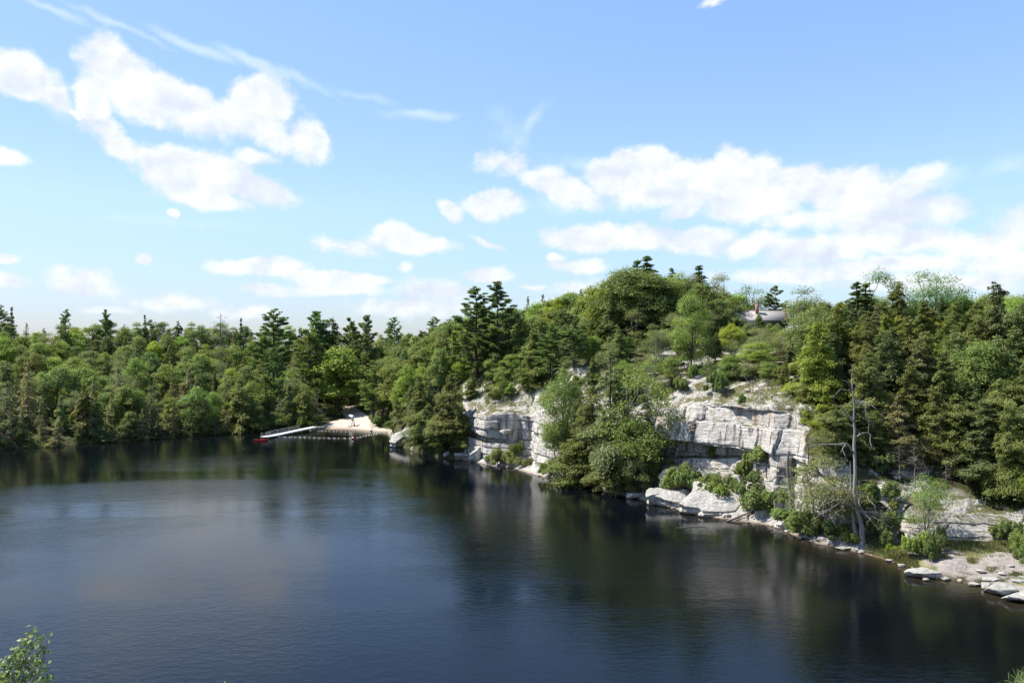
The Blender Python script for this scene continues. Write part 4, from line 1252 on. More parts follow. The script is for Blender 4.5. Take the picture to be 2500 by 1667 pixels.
def build_shrubs():
    S = [
        # px, Y, height, widen, tone, label
        (1222, 176.2, 3.0, 1.5, 'fresh green', 'round green bush at the waterline below the left cliff'),
        (1283, 171.5, 2.0, 1.2, 'grey green', 'grey green bush at the foot of the shaded cove wall'),
        (1262, 178.0, 3.6, .6, 'fresh green', 'leafy creeper hanging in the crack of the shaded cove'),
        (1345, 160.5, 2.6, 1.0, 'fresh green', 'bush at the waterline right of the sunlit cliff foot'),
        (1640, 136, 3.4, 1.1, 'bright green', 'fresh green bush at the left end of the thicket under the overhang'),
        (1668, 134.5, 3.8, 1.1, 'fresh green', 'tall bush in the thicket under the overhang, directly above the big slab'),
        (1702, 133.0, 3.4, 1.2, 'mid green', 'bush in the middle of the thicket below the main cliff'),
        (1738, 131.5, 3.0, 1.2, 'olive', 'reddish tinged olive bush in the thicket behind the big slab'),
        (1772, 130, 2.6, 1.3, 'mid green', 'low bush at the right end of the thicket below the main cliff'),
        (1822, 129.2, 2.8, 1.2, 'fresh green', 'bush between the big slab and the white rock pillar'),
        (1842, 127.0, 3.0, 1.2, 'mid green', 'wide bush at the right shoulder of the big slab'),
        (1842, 122.4, 3.8, 1.4, 'mid green', 'dense green bush right of the big slab at the waterline'),
        (1830, 124.5, 2.4, 1.0, 'fresh green', 'leafy bush overlapping the right end of the big slab'),
        (1862, 122, 2.6, 1.0, 'mid green', 'bush in front of the white rock pillar'),
        (1755, 128.6, 2.6, 1.3, 'fresh green', 'low bush directly behind the top edge of the great slab'),
        (1722, 131.0, 2.6, 1.3, 'fresh green', 'bush between the upright boulder and the thicket'),
        (1850, 127.5, 3.0, 1.3, 'mid green', 'bush against the lower cliff left of the white pillar'),
        (1930, 114.0, 2.5, 1.4, 'fresh green', 'low bush right of the foot of the white pillar'),
        (1960, 111.0, 2.6, 1.4, 'mid green', 'waterline bush between the pillar and the snag'),
        (1990, 108.5, 2.2, 1.5, 'grey green', 'spreading grey green bush at the waterline left of the snag'),
        (2030, 106.5, 2.0, 1.5, 'dark green', 'dark bush overhanging the water below the snag'),
        (2075, 104.4, 1.7, 1.3, 'olive', 'olive bush wrapped round the base of the snag'),
        (2122, 108.6, 3.4, 1.3, 'mid green', 'bush on the slope between the snag and the low white ledge'),
        (2098, 107.6, 3.0, 1.3, 'olive', 'olive bush right behind the trunk of the snag'),
        (2146, 111.5, 2.2, 1.4, 'dark green', 'dark bush at the left end of the brown forest floor'),
        (2160, 103.5, 3.2, 1.0, 'mid green', 'bush against the ledge right of the snag'),
        (2137, 105.5, 3.0, .9, 'fresh green', 'upright bush under the low white ledge'),
        (2240, 97.2, 2.9, .85, 'bright green', 'vivid green bush at the waterline by the twin-stemmed tree'),
        (2262, 97.0, 2.6, .8, 'dark green', 'dark leafy bush joined to the vivid green one'),
        (2283, 98.0, 2.0, .8, 'dark green', 'small dark bush in the shade of the twin-stemmed tree'),
        (2292, 100.2, 2.3, .45, 'brownish grey', 'reddish upright shrub beside the gravel path'),
        (2178, 99.5, 1.2, .9, 'yellow green', 'low tufted green plant on the grass left of the vivid bush'),
        (2475, 100.2, 2.4, 1.0, 'grey green', 'grey green bush against the right end of the long slab'),
        (2440, 100.6, 1.7, 1.1, 'olive', 'tall weeds at the foot of the long slab'),
        (2500, 97.0, 2.2, 1.1, 'fresh green', 'bush at the right edge above the gravel path'),
        (2512, 93.0, 2.0, 1.1, 'mid green', 'bush cut by the right edge beside the gravel'),
        (1210, 190, 2.4, 1.2, 'olive', 'dry olive bush on the terrace of the left cliff'),
        (1283, 187, 2.4, 1.0, 'olive', 'bush under the pale slab at the top of the left cliff'),
        (1620, 149.5, 2.4, 1.2, 'olive', 'bush on the rubble slope above the main cliff'),
        (1662, 148.0, 2.2, 1.1, 'mid green', 'bush among the boulders at the foot of the pale trunk'),
        (1752, 142.0, 3.0, 1.2, 'dark green', 'dark evergreen bush hanging over the top edge of the main cliff'),
        (1772, 147.0, 2.4, 1.4, 'mid green', 'bush on the cliff top left of the brightest green tree'),
        (1820, 144.0, 2.6, 1.4, 'grey green', 'grey green thicket bush in the shade above the cliff edge'),
        (1872, 141.0, 2.6, 1.4, 'mid green', 'bush under the brightest green tree'),
        (1905, 137.0, 2.4, 1.4, 'olive', 'olive bush at the top of the white pillar'),
        (1545, 152.0, 3.4, 1.2, 'mid green', 'tall bush on the cliff top behind the leafy tree'),
        (1510, 158.0, 3.0, 1.3, 'fresh green', 'bush on the cliff edge right of the half-dead hemlock top'),
        (1450, 164.0, 2.6, 1.3, 'olive', 'bush on the cliff edge behind the half-dead hemlock top'),
        (1405, 167.5, 2.2, 1.2, 'olive', 'dry bush below the lookout fence'),
        (700, 254.5, 3.2, 1.6, 'olive', 'bush on the bank behind the middle of the gangway'),
        (730, 256.5, 3.0, 1.6, 'fresh green', 'bush behind the landward end of the gangway railing'),
        (758, 260.0, 2.4, 1.8, 'yellow green', 'yellow green leafy patch where the gangway meets the beach'),
        (668, 252.0, 3.2, 1.6, 'fresh green', 'bush overhanging the water behind the gangway'),
        (640, 250.0, 2.2, 1.6, 'grey green', 'low bush at the waterline behind the platform end of the gangway'),
        (785, 268.0, 2.2, 1.6, 'olive', 'bush at the upper left rim of the beach'),
        (812, 279.0, 2.2, 1.6, 'olive', 'bush beside the track leading up from the beach'),
        (962, 236.0, 2.4, 1.5, 'mid green', 'bush at the right end of the beach by the headland'),
        (925, 256.0, 3.0, 1.6, 'dark green', 'dark bush under the dense green pine'),
        (1700, 152.5, 2.2, 1.0, 'fresh green', 'small bush right of the pale trunk on the cliff top'),
        (1735, 136.9, 1.7, .7, 'fresh green', 'small plant rooted in the overhang crack of the main cliff'),
        (1812, 133.0, 1.5, .8, 'fresh green', 'little bush growing on the lower ledge of the main cliff'),
    ]
    for i, (px, Y, h, w, tone, lab) in enumerate(S):
        rs = np.random.RandomState(i)
        X, Y, z = gpt(px, Y)
        plant('shrub', i, (X, Y, z - 0.12), h * 1.15, rs.uniform(0, 6.28), tint_of(tone, rs, .05), lab, None, 'bush', w * .58, ref=1.0)


def zone_words(px, Y, left):
    if left:
        d = Y - shore_Y(px)
        v = 'at the water edge' if d < 8 else 'low on the bank' if d < 24 else 'midway up the slope' if d < 58 else 'high on the slope' if d < 92 else 'on the skyline'
        h = ('of the wood at the far left' if px < 130 else 'of the left wood' if px < 340 else 'of the wood left of the red kayak' if px < 560 else
             'of the wood behind the gangway' if px < 740 else 'of the wood behind the beach' if px < 905 else 'of the wood right of the beach')
    else:
        g = float(np.interp(px, CPX, CY[:, 10])); t = float(np.interp(px, CPX, CY[:, 8]))
        q = (Y - t) / max(g - t, 1)
        v = 'near the cliff edge' if q < .25 else 'midway up' if q < .62 else 'high up' if q < .88 else 'on the skyline'
        h = ('of the shoulder below the twin pines' if px < 1200 else 'of the slope right of the twin pines' if px < 1400 else 'of the hill under its summit' if px < 1640 else
             'of the slope in front of the house' if px < 1930 else 'of the ridge between house and hemlock wood' if px < 2080 else 'of the dense hemlock wood' if px < 2330 else 'of the hemlock wood at the right edge')
    return v, h


def fill(px, Y, key, tone, h, rs, left, widen=1.0):
    X, Y, z = gpt(px, Y)
    for (x, y, r) in PLANTED:
        if abs(x - X) < r + 1.1 and abs(y - Y) < r + 1.1 and math.hypot(x - X, y - Y) < r + 0.9:
            return None
    # keep under the skyline of the place
    lim = sky_py(px) + abs(rs.normal(0, 7)) + 2
    if 1770 < px < 1985 and Y < 184:
        lim = max(lim, 796 + rs.uniform(0, 20) - (22 if 1846 < px < 1864 else 0))
    if 1380 < px < 1440 and Y < 170:
        return None
    h = min(h, zat(lim, Y) - z)
    if h < 2.2:
        return None
    v, hh = zone_words(px, Y, left)
    size = ''
    k = KW[key]
    art = f'{tone} {k} {v} {hh}'
    PLANTED.append((X, Y, 1.2))
    var = rs.randint(0, 50)
    t = tint_of(tone, rs)
    return plant(key, var, (X, Y, z - .15), h, rs.uniform(0, 6.28), t, art, art.replace(k, k + 's', 1) if True else None, 'tree', widen * rs.uniform(.9, 1.12), (rs.normal(0, .03), rs.normal(0, .03)))


def build_woods():
    rs = np.random.RandomState(77)
    # the far wood, bank to skyline
    ds = [2.5, 8, 15, 23, 32, 42, 53, 65, 78, 92, 107]
    for ri, d in enumerate(ds):
        px = -230 + rs.uniform(0, 30)
        while px < 1065:
            Y = shore_Y(px) + d + rs.normal(0, 1.8)
            step = [4.0, 4.2, 4.4, 4.6, 4.8, 5.0, 5.2, 5.4, 5.6, 5.8, 6][ri]
            px += step * rs.uniform(.75, 1.3) / Y * F
            if ri < 1 and 625 < px < 790: continue
            if 915 < px < 952 and d < 14: continue
            if 952 < px < 1005 and d < 6: continue
            if 752 < px < 925 and d < 40: 
                # keep the beach and its track open
                if not (d > 30 and (px < 830 or px > 880)): continue
            u = rs.uniform()
            patch = fbm(px * .006, d * .02, 0, 2, 61)
            if ri <= 3:
                key = 'far_hem' if u < .50 else 'far_grey' if u < .68 else 'far_broad' if u < .88 else 'far_spruce' if u < .93 else 'far_airy'
                if patch > .25 and u < .5: key = 'far_grey'
                h = rs.uniform(8, 15) if ri else rs.uniform(4.5, 10)
            else:
                key = 'far_broad' if u < .50 else 'far_hem' if u < .76 else 'far_pine' if u < .79 else 'far_grey' if u < .87 else 'far_airy'
                h = rs.uniform(8, 13.5)
                if key == 'far_pine': h += 2
            if key in ('far_broad',):
                tone = rs.choice(['mid green', 'fresh green', 'bright green', 'olive', 'yellow green'], p=[.28, .27, .22, .13, .10] if ri > 3 else [.4, .2, .06, .34, 0])
            elif key == 'far_airy':
                tone = 'grey green'
            elif key == 'far_hem':
                tone = rs.choice(['olive', 'mid green', 'dark green', 'fresh green'], p=[.5, .2, .15, .15])
            elif key == 'far_grey':
                tone = rs.choice(['brownish grey', 'grey green'])
            else:
                tone = rs.choice(['dark green', 'mid green'])
            fill(px, Y, key, tone, h, rs, True, rs.uniform(.8, 1.15) if key == 'far_broad' else 1.15)
    # the hill on the right, from the cliff top to the ridge
    t_ = lambda px: float(np.interp(px, CPX, CY[:, 8]))
    g_ = lambda px: float(np.interp(px, CPX, CY[:, 10]))
    nrow = 13
    for ri in range(nrow):
        q = ri / (nrow - 1)
        px = 985 + rs.uniform(0, 40)
        while px < 2860:
            t = t_(px) if px > 1120 else shore_Y(px) + 3; g = g_(px)
            if px > 1960: t = t - 5.5 * min(1, (px - 1960) / 60)
            Y = t + (g + 6 - t) * (q ** 1.0) + rs.normal(0, 1.4)
            near = px > 1930
            stp = (3.9 if near else 4.8) * rs.uniform(.75, 1.3)
            px += stp / Y * F
            if px < 1100 and ri % 2: continue
            if 1170 < px < 1420 and q < .12 and not (1175 < px < 1240 and q > .05): continue
            if 1555 < px < 1925 and q < .09: continue
            if 1790 < px < 1925 and 178 < Y < 193: continue
            if 2070 < px < 2640 and q < .02: continue
            u = rs.uniform()
            far = Y > 175
            pre = 'far_' if far else ''
            if px > 1985:
                key = pre + 'hem' if u < .86 else ('far_grey' if far else 'grey_hem') if u < .96 else pre + 'broad'
                if px < 2080 and u > .8: key = pre + 'broad'
                if q > .8: key = pre + 'broad' if u < .45 else pre + 'airy' if u < .6 else pre + 'hem'
                h = rs.uniform(10, 15)
            else:
                key = pre + 'broad' if u < .50 else pre + 'hem' if u < .70 else pre + 'pine' if u < .86 else ('far_grey' if far else 'grey_hem') if u < .92 else pre + 'airy'
                if px < 1200 and u < .75: key = ['far_hem', 'far_grey', 'far_broad'][rs.randint(3)] if far else ['hem', 'grey_hem', 'broad'][rs.randint(3)]
                h = rs.uniform(8, 13)
                if q < .3: h = rs.uniform(5, 9)
                if 1550 < px < 1930 and q < .55:
                    h = rs.uniform(3.5, 7.5)
                    if u < .55: key = pre + 'airy'
            kk = key.replace('far_', '')
            if kk == 'broad':
                tone = rs.choice(['mid green', 'fresh green', 'bright green', 'olive', 'yellow green'], p=[.34, .32, .18, .12, .04])
            elif kk == 'airy': tone = 'grey green'
            elif kk == 'hem': tone = rs.choice(['olive', 'mid green', 'dark green', 'yellow green'], p=[.56, .18, .12, .14]) if px > 1950 else rs.choice(['olive', 'mid green', 'fresh green'])
            elif kk in ('grey_hem', 'grey'): tone = rs.choice(['brownish grey', 'grey green'])
            else: tone = rs.choice(['mid green', 'fresh green', 'dark green'])
            fill(px, Y, key, tone, h, rs, False, 1.25 if kk != 'hem' else 1.1)
    # trees on the steep bank left of the cliff
    print('planted', len(PLANTED))


build_heroes()
build_shrubs()
build_woods()


# ------------------------------------------------------------------ rocks
def ico(sub=4):
    import bmesh
    bm = bmesh.new()
    bmesh.ops.create_icosphere(bm, subdivisions=sub, radius=1.0)
    v = np.array([x.co[:] for x in bm.verts]); f = np.array([[l.index for l in x.verts] + [x.verts[2].index] for x in bm.faces])
    bm.free()
    return v, f


ICO4 = ico(5); ICO3 = ico(4)


def rock_mb(seed, size, cuts=12, flat_top=None, sharp=0.72, rough=0.075, ic=None):
    """a broken block: a ball cut flat by joint planes, then roughened"""
    rs = np.random.RandomState(seed)
    v, f = ic or ICO3
    v = v.copy()
    for i in range(cuts):
        n = unit(rs.normal(0, 1, 3)); h = rs.uniform(sharp - .24, sharp + .10)
        d = v @ n - h
        v -= np.maximum(d, 0)[:, None] * n
    if flat_top is not None:
        n = unit(np.array(flat_top, float)); d = v @ n - 0.42
        v -= np.maximum(d, 0)[:, None] * n
    v = v / np.abs(v).max(0) * np.array(size) / 2
    s = max(size)
    nn = unit(v)
    k = s * rough
    v = v + nn * (k * fbm(v[:, 0] / s * 5, v[:, 1] / s * 5, v[:, 2] / s * 5, 4, seed % 50))[:, None]
    return MB().add(v, f)


def rock_at(px, py, wpx, hpx, seed, label, group=None, zb=None, dpt=0.8, name='boulder', sink=0.25, top=(0, 0, 1), rz=0.0, Y=None, ic=None, sharp=.72):
    """a rock whose foot is seen at (px, py)"""
    if Y is None:
        Y = (H - (zb or 0)) * F / (py - HY)
        if zb is None:
            # walk along the sight line to where it meets the land
            for yy in np.arange(Y - 30, Y + 3, .25):
                if ground_z((px - 1250) / F * yy, yy) >= H - (py - HY) / F * yy and yy > 20:
                    Y = yy; break
    X = (px - 1250) / F * Y
    z = H - (py - HY) / F * Y
    w = wpx * Y / F; h = hpx * Y / F
    mb = rock_mb(seed, (w, w * dpt, h * (1 + sink)), flat_top=top, ic=ic, sharp=sharp)
    o = mb.build(name, M['rock'], smooth=False)
    o.location = (X, Y + w * dpt * .35, z + h * (1 - sink) / 2)
    o.rotation_euler = (0, 0, rz)
    tag(o, label, 'rock', group)
    return o


def slab(outl, z0, k, Ya, thick, label, under=0.8, seed=1, foot=-0.6, rough=0.06, crown=0.25):
    """a great flat-topped block with the given outline on its tilted upper face"""
    pts = []
    for px, py in outl:
        Y = (H - z0 + k * Ya) / (k + (py - HY) / F)
        pts.append(((px - 1250) / F * Y, Y, z0 + k * (Y - Ya)))
    pts = np.array(pts)
    # resample the outline
    cl = np.vstack([pts, pts[:1]])
    seg = np.linalg.norm(np.diff(cl, axis=0), axis=1); cum = np.concatenate([[0], np.cumsum(seg)])
    n = 150
    t = np.linspace(0, cum[-1], n, endpoint=False)
    ring = np.stack([np.interp(t, cum, cl[:, i]) for i in range(3)], 1)
    c = ring.mean(0)
    nrm = unit(np.array([0, -k, 1.0]))
    rows = []
    for r in np.linspace(0.03, 1, 34):
        rows.append(c + (ring - c) * r + nrm * (crown * (1 - r ** 3)))
    for j, q in enumerate(np.linspace(0.06, 1, 14)):
        sh = 1.0 + 0.015 * math.sin(q * 3.1)
        p = c + (ring - c) * sh
        p = p.copy()
        p[:, 2] = p[:, 2] - q * (p[:, 2] - foot) * 1.0
        p[:, 1] += under * q
        p[:, 0] = p[:, 0] + (c[0] - p[:, 0]) * 0.10 * q
        rows.append(p)
    V = np.array(rows); nr = len(rows)
    V = V.reshape(-1, 3)
    bed = 0.16 * np.sign(np.sin(V[:, 2] * 5.5 + vnoise(V[:, 0] * .6, V[:, 1] * .6))) * np.repeat(np.arange(nr) >= 34, n)
    d = fbm(V[:, 0] * .5, V[:, 1] * .5, V[:, 2] * .5, 5, seed)
    dirv = unit(V - (c - (0, 0, 1.5)))
    V = V + dirv * (d * rough * 6 + bed)[:, None] + nrm * (0.5 * rough * fbm(V[:, 0] * 2, V[:, 1] * 2, V[:, 2] * 2, 3, seed + 2))[:, None] * 3
    i, j = np.meshgrid(np.arange(nr - 1), np.arange(n), indexing='ij')
    j2 = (j + 1) % n
    q = np.stack([i * n + j, (i + 1) * n + j, (i + 1) * n + j2, i * n + j2], -1).reshape(-1, 4)[:, ::-1]
    mb = MB(); mb.add(V, q)
    cap = np.arange(n)
    mb.add(np.vstack([V[:n].mean(0)[None], V[:n]]), np.stack([np.zeros(n, int), cap + 1, (cap + 1) % n + 1, (cap + 1) % n + 1], 1))
    o = mb.build('boulder', M['rock'], smooth=False)
    tag(o, label, 'rock')
    return o


def build_rocks():
    slab([(1694, 1174), (1723, 1168), (1745, 1169), (1767, 1175), (1800, 1190), (1814, 1196), (1815, 1216), (1793, 1246), (1762, 1249), (1713, 1247), (1705, 1239), (1678, 1236), (1659, 1225), (1672, 1213), (1690, 1198)],
         1.25, .40, 124, 2, 'great pale slab of rock tilted towards the water, the largest boulder on the shore', under=1.0, seed=3)
    slab([(1578, 1203), (1583, 1191), (1606, 1190), (1638, 1193), (1682, 1192), (1690, 1199), (1670, 1220), (1656, 1226), (1638, 1223), (1613, 1212), (1597, 1208), (1582, 1210)],
         1.5, .29, 130.7, 2, 'long flat pale boulder between the small shore stone and the great slab', under=1.0, seed=8)
    slab([(1610, 1162), (1620, 1144), (1640, 1141), (1659, 1144), (1673, 1159), (1693, 1176), (1692, 1190), (1653, 1190), (1612, 1186)],
         2.6, 1.5, 135.2, 2, 'upright pale boulder standing behind the long flat one', under=1.6, seed=11, foot=1.0)
    rock_at(1551, 1217, 50, 20, 21, 'small pointed stone in the water left of the long flat boulder', dpt=.7, zb=0)
    slab([(952, 1076), (956, 1064), (966, 1057), (980, 1054), (990, 1044), (1006, 1040), (1020, 1046), (1028, 1060), (1008, 1064), (988, 1065), (978, 1072), (966, 1080)],
         1.7, .42, 209.5, 2, 'big white headland boulder rising from the water right of the beach', under=.6, seed=22)
    rock_at(1732, 1262, 54, 12, 23, 'low flat stone lying in front of the great slab', zb=0, dpt=.5)
    rock_at(1776, 1265, 26, 15, 24, 'rounded orange-footed stone right of the low flat stone', zb=0)
    rock_at(1865, 1268, 46, 34, 25, 'cracked pale block at the waterline right of the driftwood', zb=.2, top=(-.3, 0, 1))
    rock_at(1893, 1268, 30, 26, 26, 'pale block leaning on the foot of the white pillar', zb=.2)
    rock_at(1880, 1277, 30, 12, 27, 'low stone at the waterline below the cracked block', zb=0)
    rock_at(1902, 1283, 30, 14, 28, 'stone at the waterline below the white pillar', zb=0)
    rock_at(1597, 1219, 14, 8, 29, 'tiny orange stone in the shade of the long flat boulder', zb=0)
    rock_at(1012, 1100, 22, 12, 30, 'small stone at the right foot of the headland boulder', zb=0)
    rock_at(1088, 1118, 20, 18, 31, 'white stone at the waterline left of the cliff', zb=0, top=(-.4, 0, 1))
    rock_at(1128, 1124, 44, 26, 32, 'pale block at the waterline under the left overhang', zb=0)
    rock_at(1158, 1128, 34, 36, 33, 'tall pale block under the left overhang', zb=0, top=(-.4, 0, 1))
    rock_at(1208, 1124, 34, 28, 34, 'pale rock behind the round green bush below the left cliff', top=(-.6, 0, 1), Y=178)
    rock_at(1262, 1138, 34, 14, 35, 'pale flat rock left of the shelf at the foot of the cove', zb=0)
    rock_at(1276, 1126, 16, 12, 36, 'small pale rock above the flat rock at the foot of the cove', Y=177)
    rock_at(1310, 1150, 48, 12, 37, 'long stepped ledge rock at the waterline right of the cove', zb=0, dpt=.5)
    rock_at(1385, 1176, 40, 16, 38, 'pale pointed stone at the waterline left of the sprawling hemlock', zb=0)
    rock_at(1190, 1008, 30, 9, 39, 'white tilted block perched on the terrace left of the grass', Y=186.5, top=(.5, 0, 1))
    rock_at(1207, 1000, 22, 18, 40, 'grey tilted block beside the white perched block', Y=187.5)
    rock_at(1302, 955, 62, 19, 41, 'wide pale whaleback slab on top of the left cliff', Y=187.5, dpt=1.2, top=(0, 0, 1))
    rock_at(1345, 952, 34, 13, 42, 'pale slab right of the whaleback slab on top of the left cliff', Y=182)
    rock_at(1236, 1058, 32, 14, 43, 'tan jutting block in the middle of the left cliff', Y=178.6, dpt=.9)
    # cliff-top rubble
    rock_at(1683, 975, 46, 20, 44, 'flat pale block on the cliff top at the foot of the pale trunk', Y=147, top=(0, -.4, 1))
    rock_at(1722, 996, 52, 40, 45, 'big pale rounded block on the cliff top above the main overhang', Y=141.5, top=(-.3, -.4, 1))
    rock_at(1760, 1012, 40, 28, 46, 'dark stained block on the upper edge of the main cliff', Y=139.5)
    rock_at(1755, 930, 22, 16, 47, 'white block standing among the cliff-top rubble', Y=152)
    rock_at(1612, 1010, 46, 24, 48, 'pale stepped block on the left end of the main cliff edge', Y=146)
    rock_at(1810, 1000, 60, 26, 49, 'pale bulging block at the right end of the main cliff edge', Y=135.5, top=(0, -.3, 1))
    rock_at(1715, 889, 30, 12, 50, 'pink-white ledge block in the slope above the stone path', Y=166)
    rock_at(1602, 881, 52, 16, 51, 'pale cracked ledge behind the fence on the slope', Y=171, dpt=.6)
    rock_at(1590, 903, 30, 16, 52, 'pale block just behind the fence', Y=165)
    rock_at(1925, 832, 60, 10, 53, 'pale bare ledge in the clearing right of the house', Y=172, dpt=.5)
    rock_at(1940, 915, 50, 30, 54, 'pale scree block on the slope above the pillar', Y=148)
    rock_at(1850, 845, 34, 9, 55, 'pale ledge between the trees below the house', Y=170)
    # right shelf
    rock_at(2262, 1412, 84, 26, 60, 'large flat-topped grey boulder at the waterline below the vivid green bush', zb=0, dpt=.55, top=(0, -.15, 1), ic=ICO4)
    rock_at(2262, 1417, 18, 8, 61, 'small pink stone in the water below the large grey boulder', zb=0)
    rock_at(2312, 1416, 30, 7, 62, 'low pink stone right of the large grey boulder', zb=0)
    rock_at(2378, 1430, 34, 9, 63, 'low pink stone at the edge of the gravel', zb=0)
    rock_at(2410, 1437, 27, 18, 64, 'grey rounded stone in the water beside the gravel', zb=0)
    rock_at(2450, 1452, 74, 26, 65, 'broad tan ledge rock at the waterline near the right edge', zb=0, dpt=.8, top=(0, -.2, 1))
    rock_at(2505, 1472, 90, 26, 66, 'pale layered ledge rock cut by the right edge', zb=0, dpt=.7, top=(0, -.2, 1))
    rock_at(2420, 1420, 50, 10, 67, 'thin tan ledge above the grey rounded stone', dpt=.6)
    rock_at(2495, 1423, 46, 8, 68, 'thin pale ledge lying on the gravel near the right edge', dpt=.6)
    rock_at(2397, 1397, 24, 8, 69, 'pale stone in a grass tuft in the middle of the gravel', )
    rock_at(2448, 1402, 20, 7, 70, 'pale stone in the second grass tuft on the gravel')
    rock_at(2467, 1382, 18, 6, 71, 'small pale stone on the gravel near the right edge')
    rock_at(2493, 1412, 14, 9, 72, 'pale tilted stone above the thin ledge')
    rock_at(2205, 1330, 17, 12, 73, 'white round stone on the grass left of the twin-stemmed tree')
    rock_at(2218, 1318, 13, 9, 74, 'smaller white stone touching the round one on the grass')
    rock_at(2165, 1322, 26, 8, 75, 'flat white rock in the grass by the fallen log')
    rock_at(2192, 1168, 24, 9, 76, 'white stone lying on the brown floor above the low ledge', Y=110.5)
    rock_at(2060, 1342, 40, 10, 77, 'dark wet rock at the waterline under the snag', zb=0, dpt=.5)
    rock_at(1955, 1312, 26, 7, 78, 'small tan stone at the waterline left of the overhanging bushes', zb=0)
    rock_at(2172, 1372, 20, 9, 79, 'wet stone at the waterline below the grass', zb=0)
    rock_at(2200, 1382, 18, 8, 80, 'wet dark stone left of the large grey boulder', zb=0)
    rock_at(2340, 1250, 54, 56, 81, 'grey shaded block under the hemlock branches above the slab', Y=108.5)
    rock_at(2290, 1235, 60, 30, 82, 'sunlit rounded block behind the twin-stemmed tree', Y=109)
    # beach
    rock_at(782, 1047, 24, 9, 85, 'tan rock at the waterline beside the gangway foot', zb=0, dpt=.7)
    rock_at(784, 1034, 12, 5, 86, 'small pale rock on the upper left edge of the beach', Y=266)
    rock_at(905, 1054, 10, 8, 87, 'pale stone standing in the water at the right part of the beach', zb=0)
    rock_at(948, 1054, 24, 7, 88, 'tan stone where the beach meets the headland', zb=0)
    # loose stones along the waterline and on the slopes, one by one
    rs = np.random.RandomState(5)
    protos = []
    for i in range(8):
        mb = rock_mb(900 + i, (1, rs.uniform(.6, 1), rs.uniform(.4, .8)), cuts=8, ic=ico(3))
        o = mb.build('stone', M['rock'], link=False); protos.append(o.data); bpy.data.objects.remove(o)
    for i in range(190):
        if i < 120:
            px = rs.uniform(1120, 2560)
            if 1580 < px < 1800 and rs.uniform() < .6: continue
            if px > 2080 and rs.uniform() < .75: continue
            Y = shore_Y(px) + rs.uniform(-.2, 1.6); sc = rs.uniform(.35, 1.3)
            where = ('below the left cliff' if px < 1300 else 'between the cove and the sprawling hemlock' if px < 1400 else 'under the overhanging hemlocks' if px < 1560 else
                     'among the great boulders' if px < 1860 else 'between the pillar and the snag' if px < 2080 else 'along the grassy shelf' if px < 2240 else 'along the gravel')
            lab = f'small pale stone at the waterline {where}'; gr = f'small stones at the waterline {where}'
        elif i < 190:
            px = rs.uniform(1560, 1935); t = float(np.interp(px, CPX, CY[:, 7])); Y = t + rs.uniform(1, 24); sc = rs.uniform(.4, 1.8)
            where = 'left of the pale trunk' if px < 1680 else 'between the pale trunk and the brightest green tree' if px < 1800 else 'under the brightest green tree'
            lab = f'loose pale stone on the cliff-top slope {where}'; gr = f'loose stones on the cliff-top slope {where}'
        else:
            px = rs.uniform(2180, 2520); Y = shore_Y(px) + rs.uniform(2, 10); sc = rs.uniform(.15, .4)
            lab = 'small pale stone lying loose on the shelf beside the gravel path'; gr = 'small stones scattered on the shelf'
        X, Y, z = gpt(px, Y)
        o = bpy.data.objects.new('stone', protos[rs.randint(8)])
        C.objects.link(o)
        o.location = (X, Y, max(z, -.15) - .05 * sc); o.scale = (sc, sc * rs.uniform(.7, 1.1), sc); o.rotation_euler = (rs.uniform(-.3, .3), rs.uniform(-.3, .3), rs.uniform(0, 6.3))
        tag(o, lab, 'rock', gr)


build_rocks()


# ------------------------------------------------------------------ the snag, dead wood
def P6(x, y, Y):
    return at(1960 + x / 3.268, 880 + y / 3.268, Y)


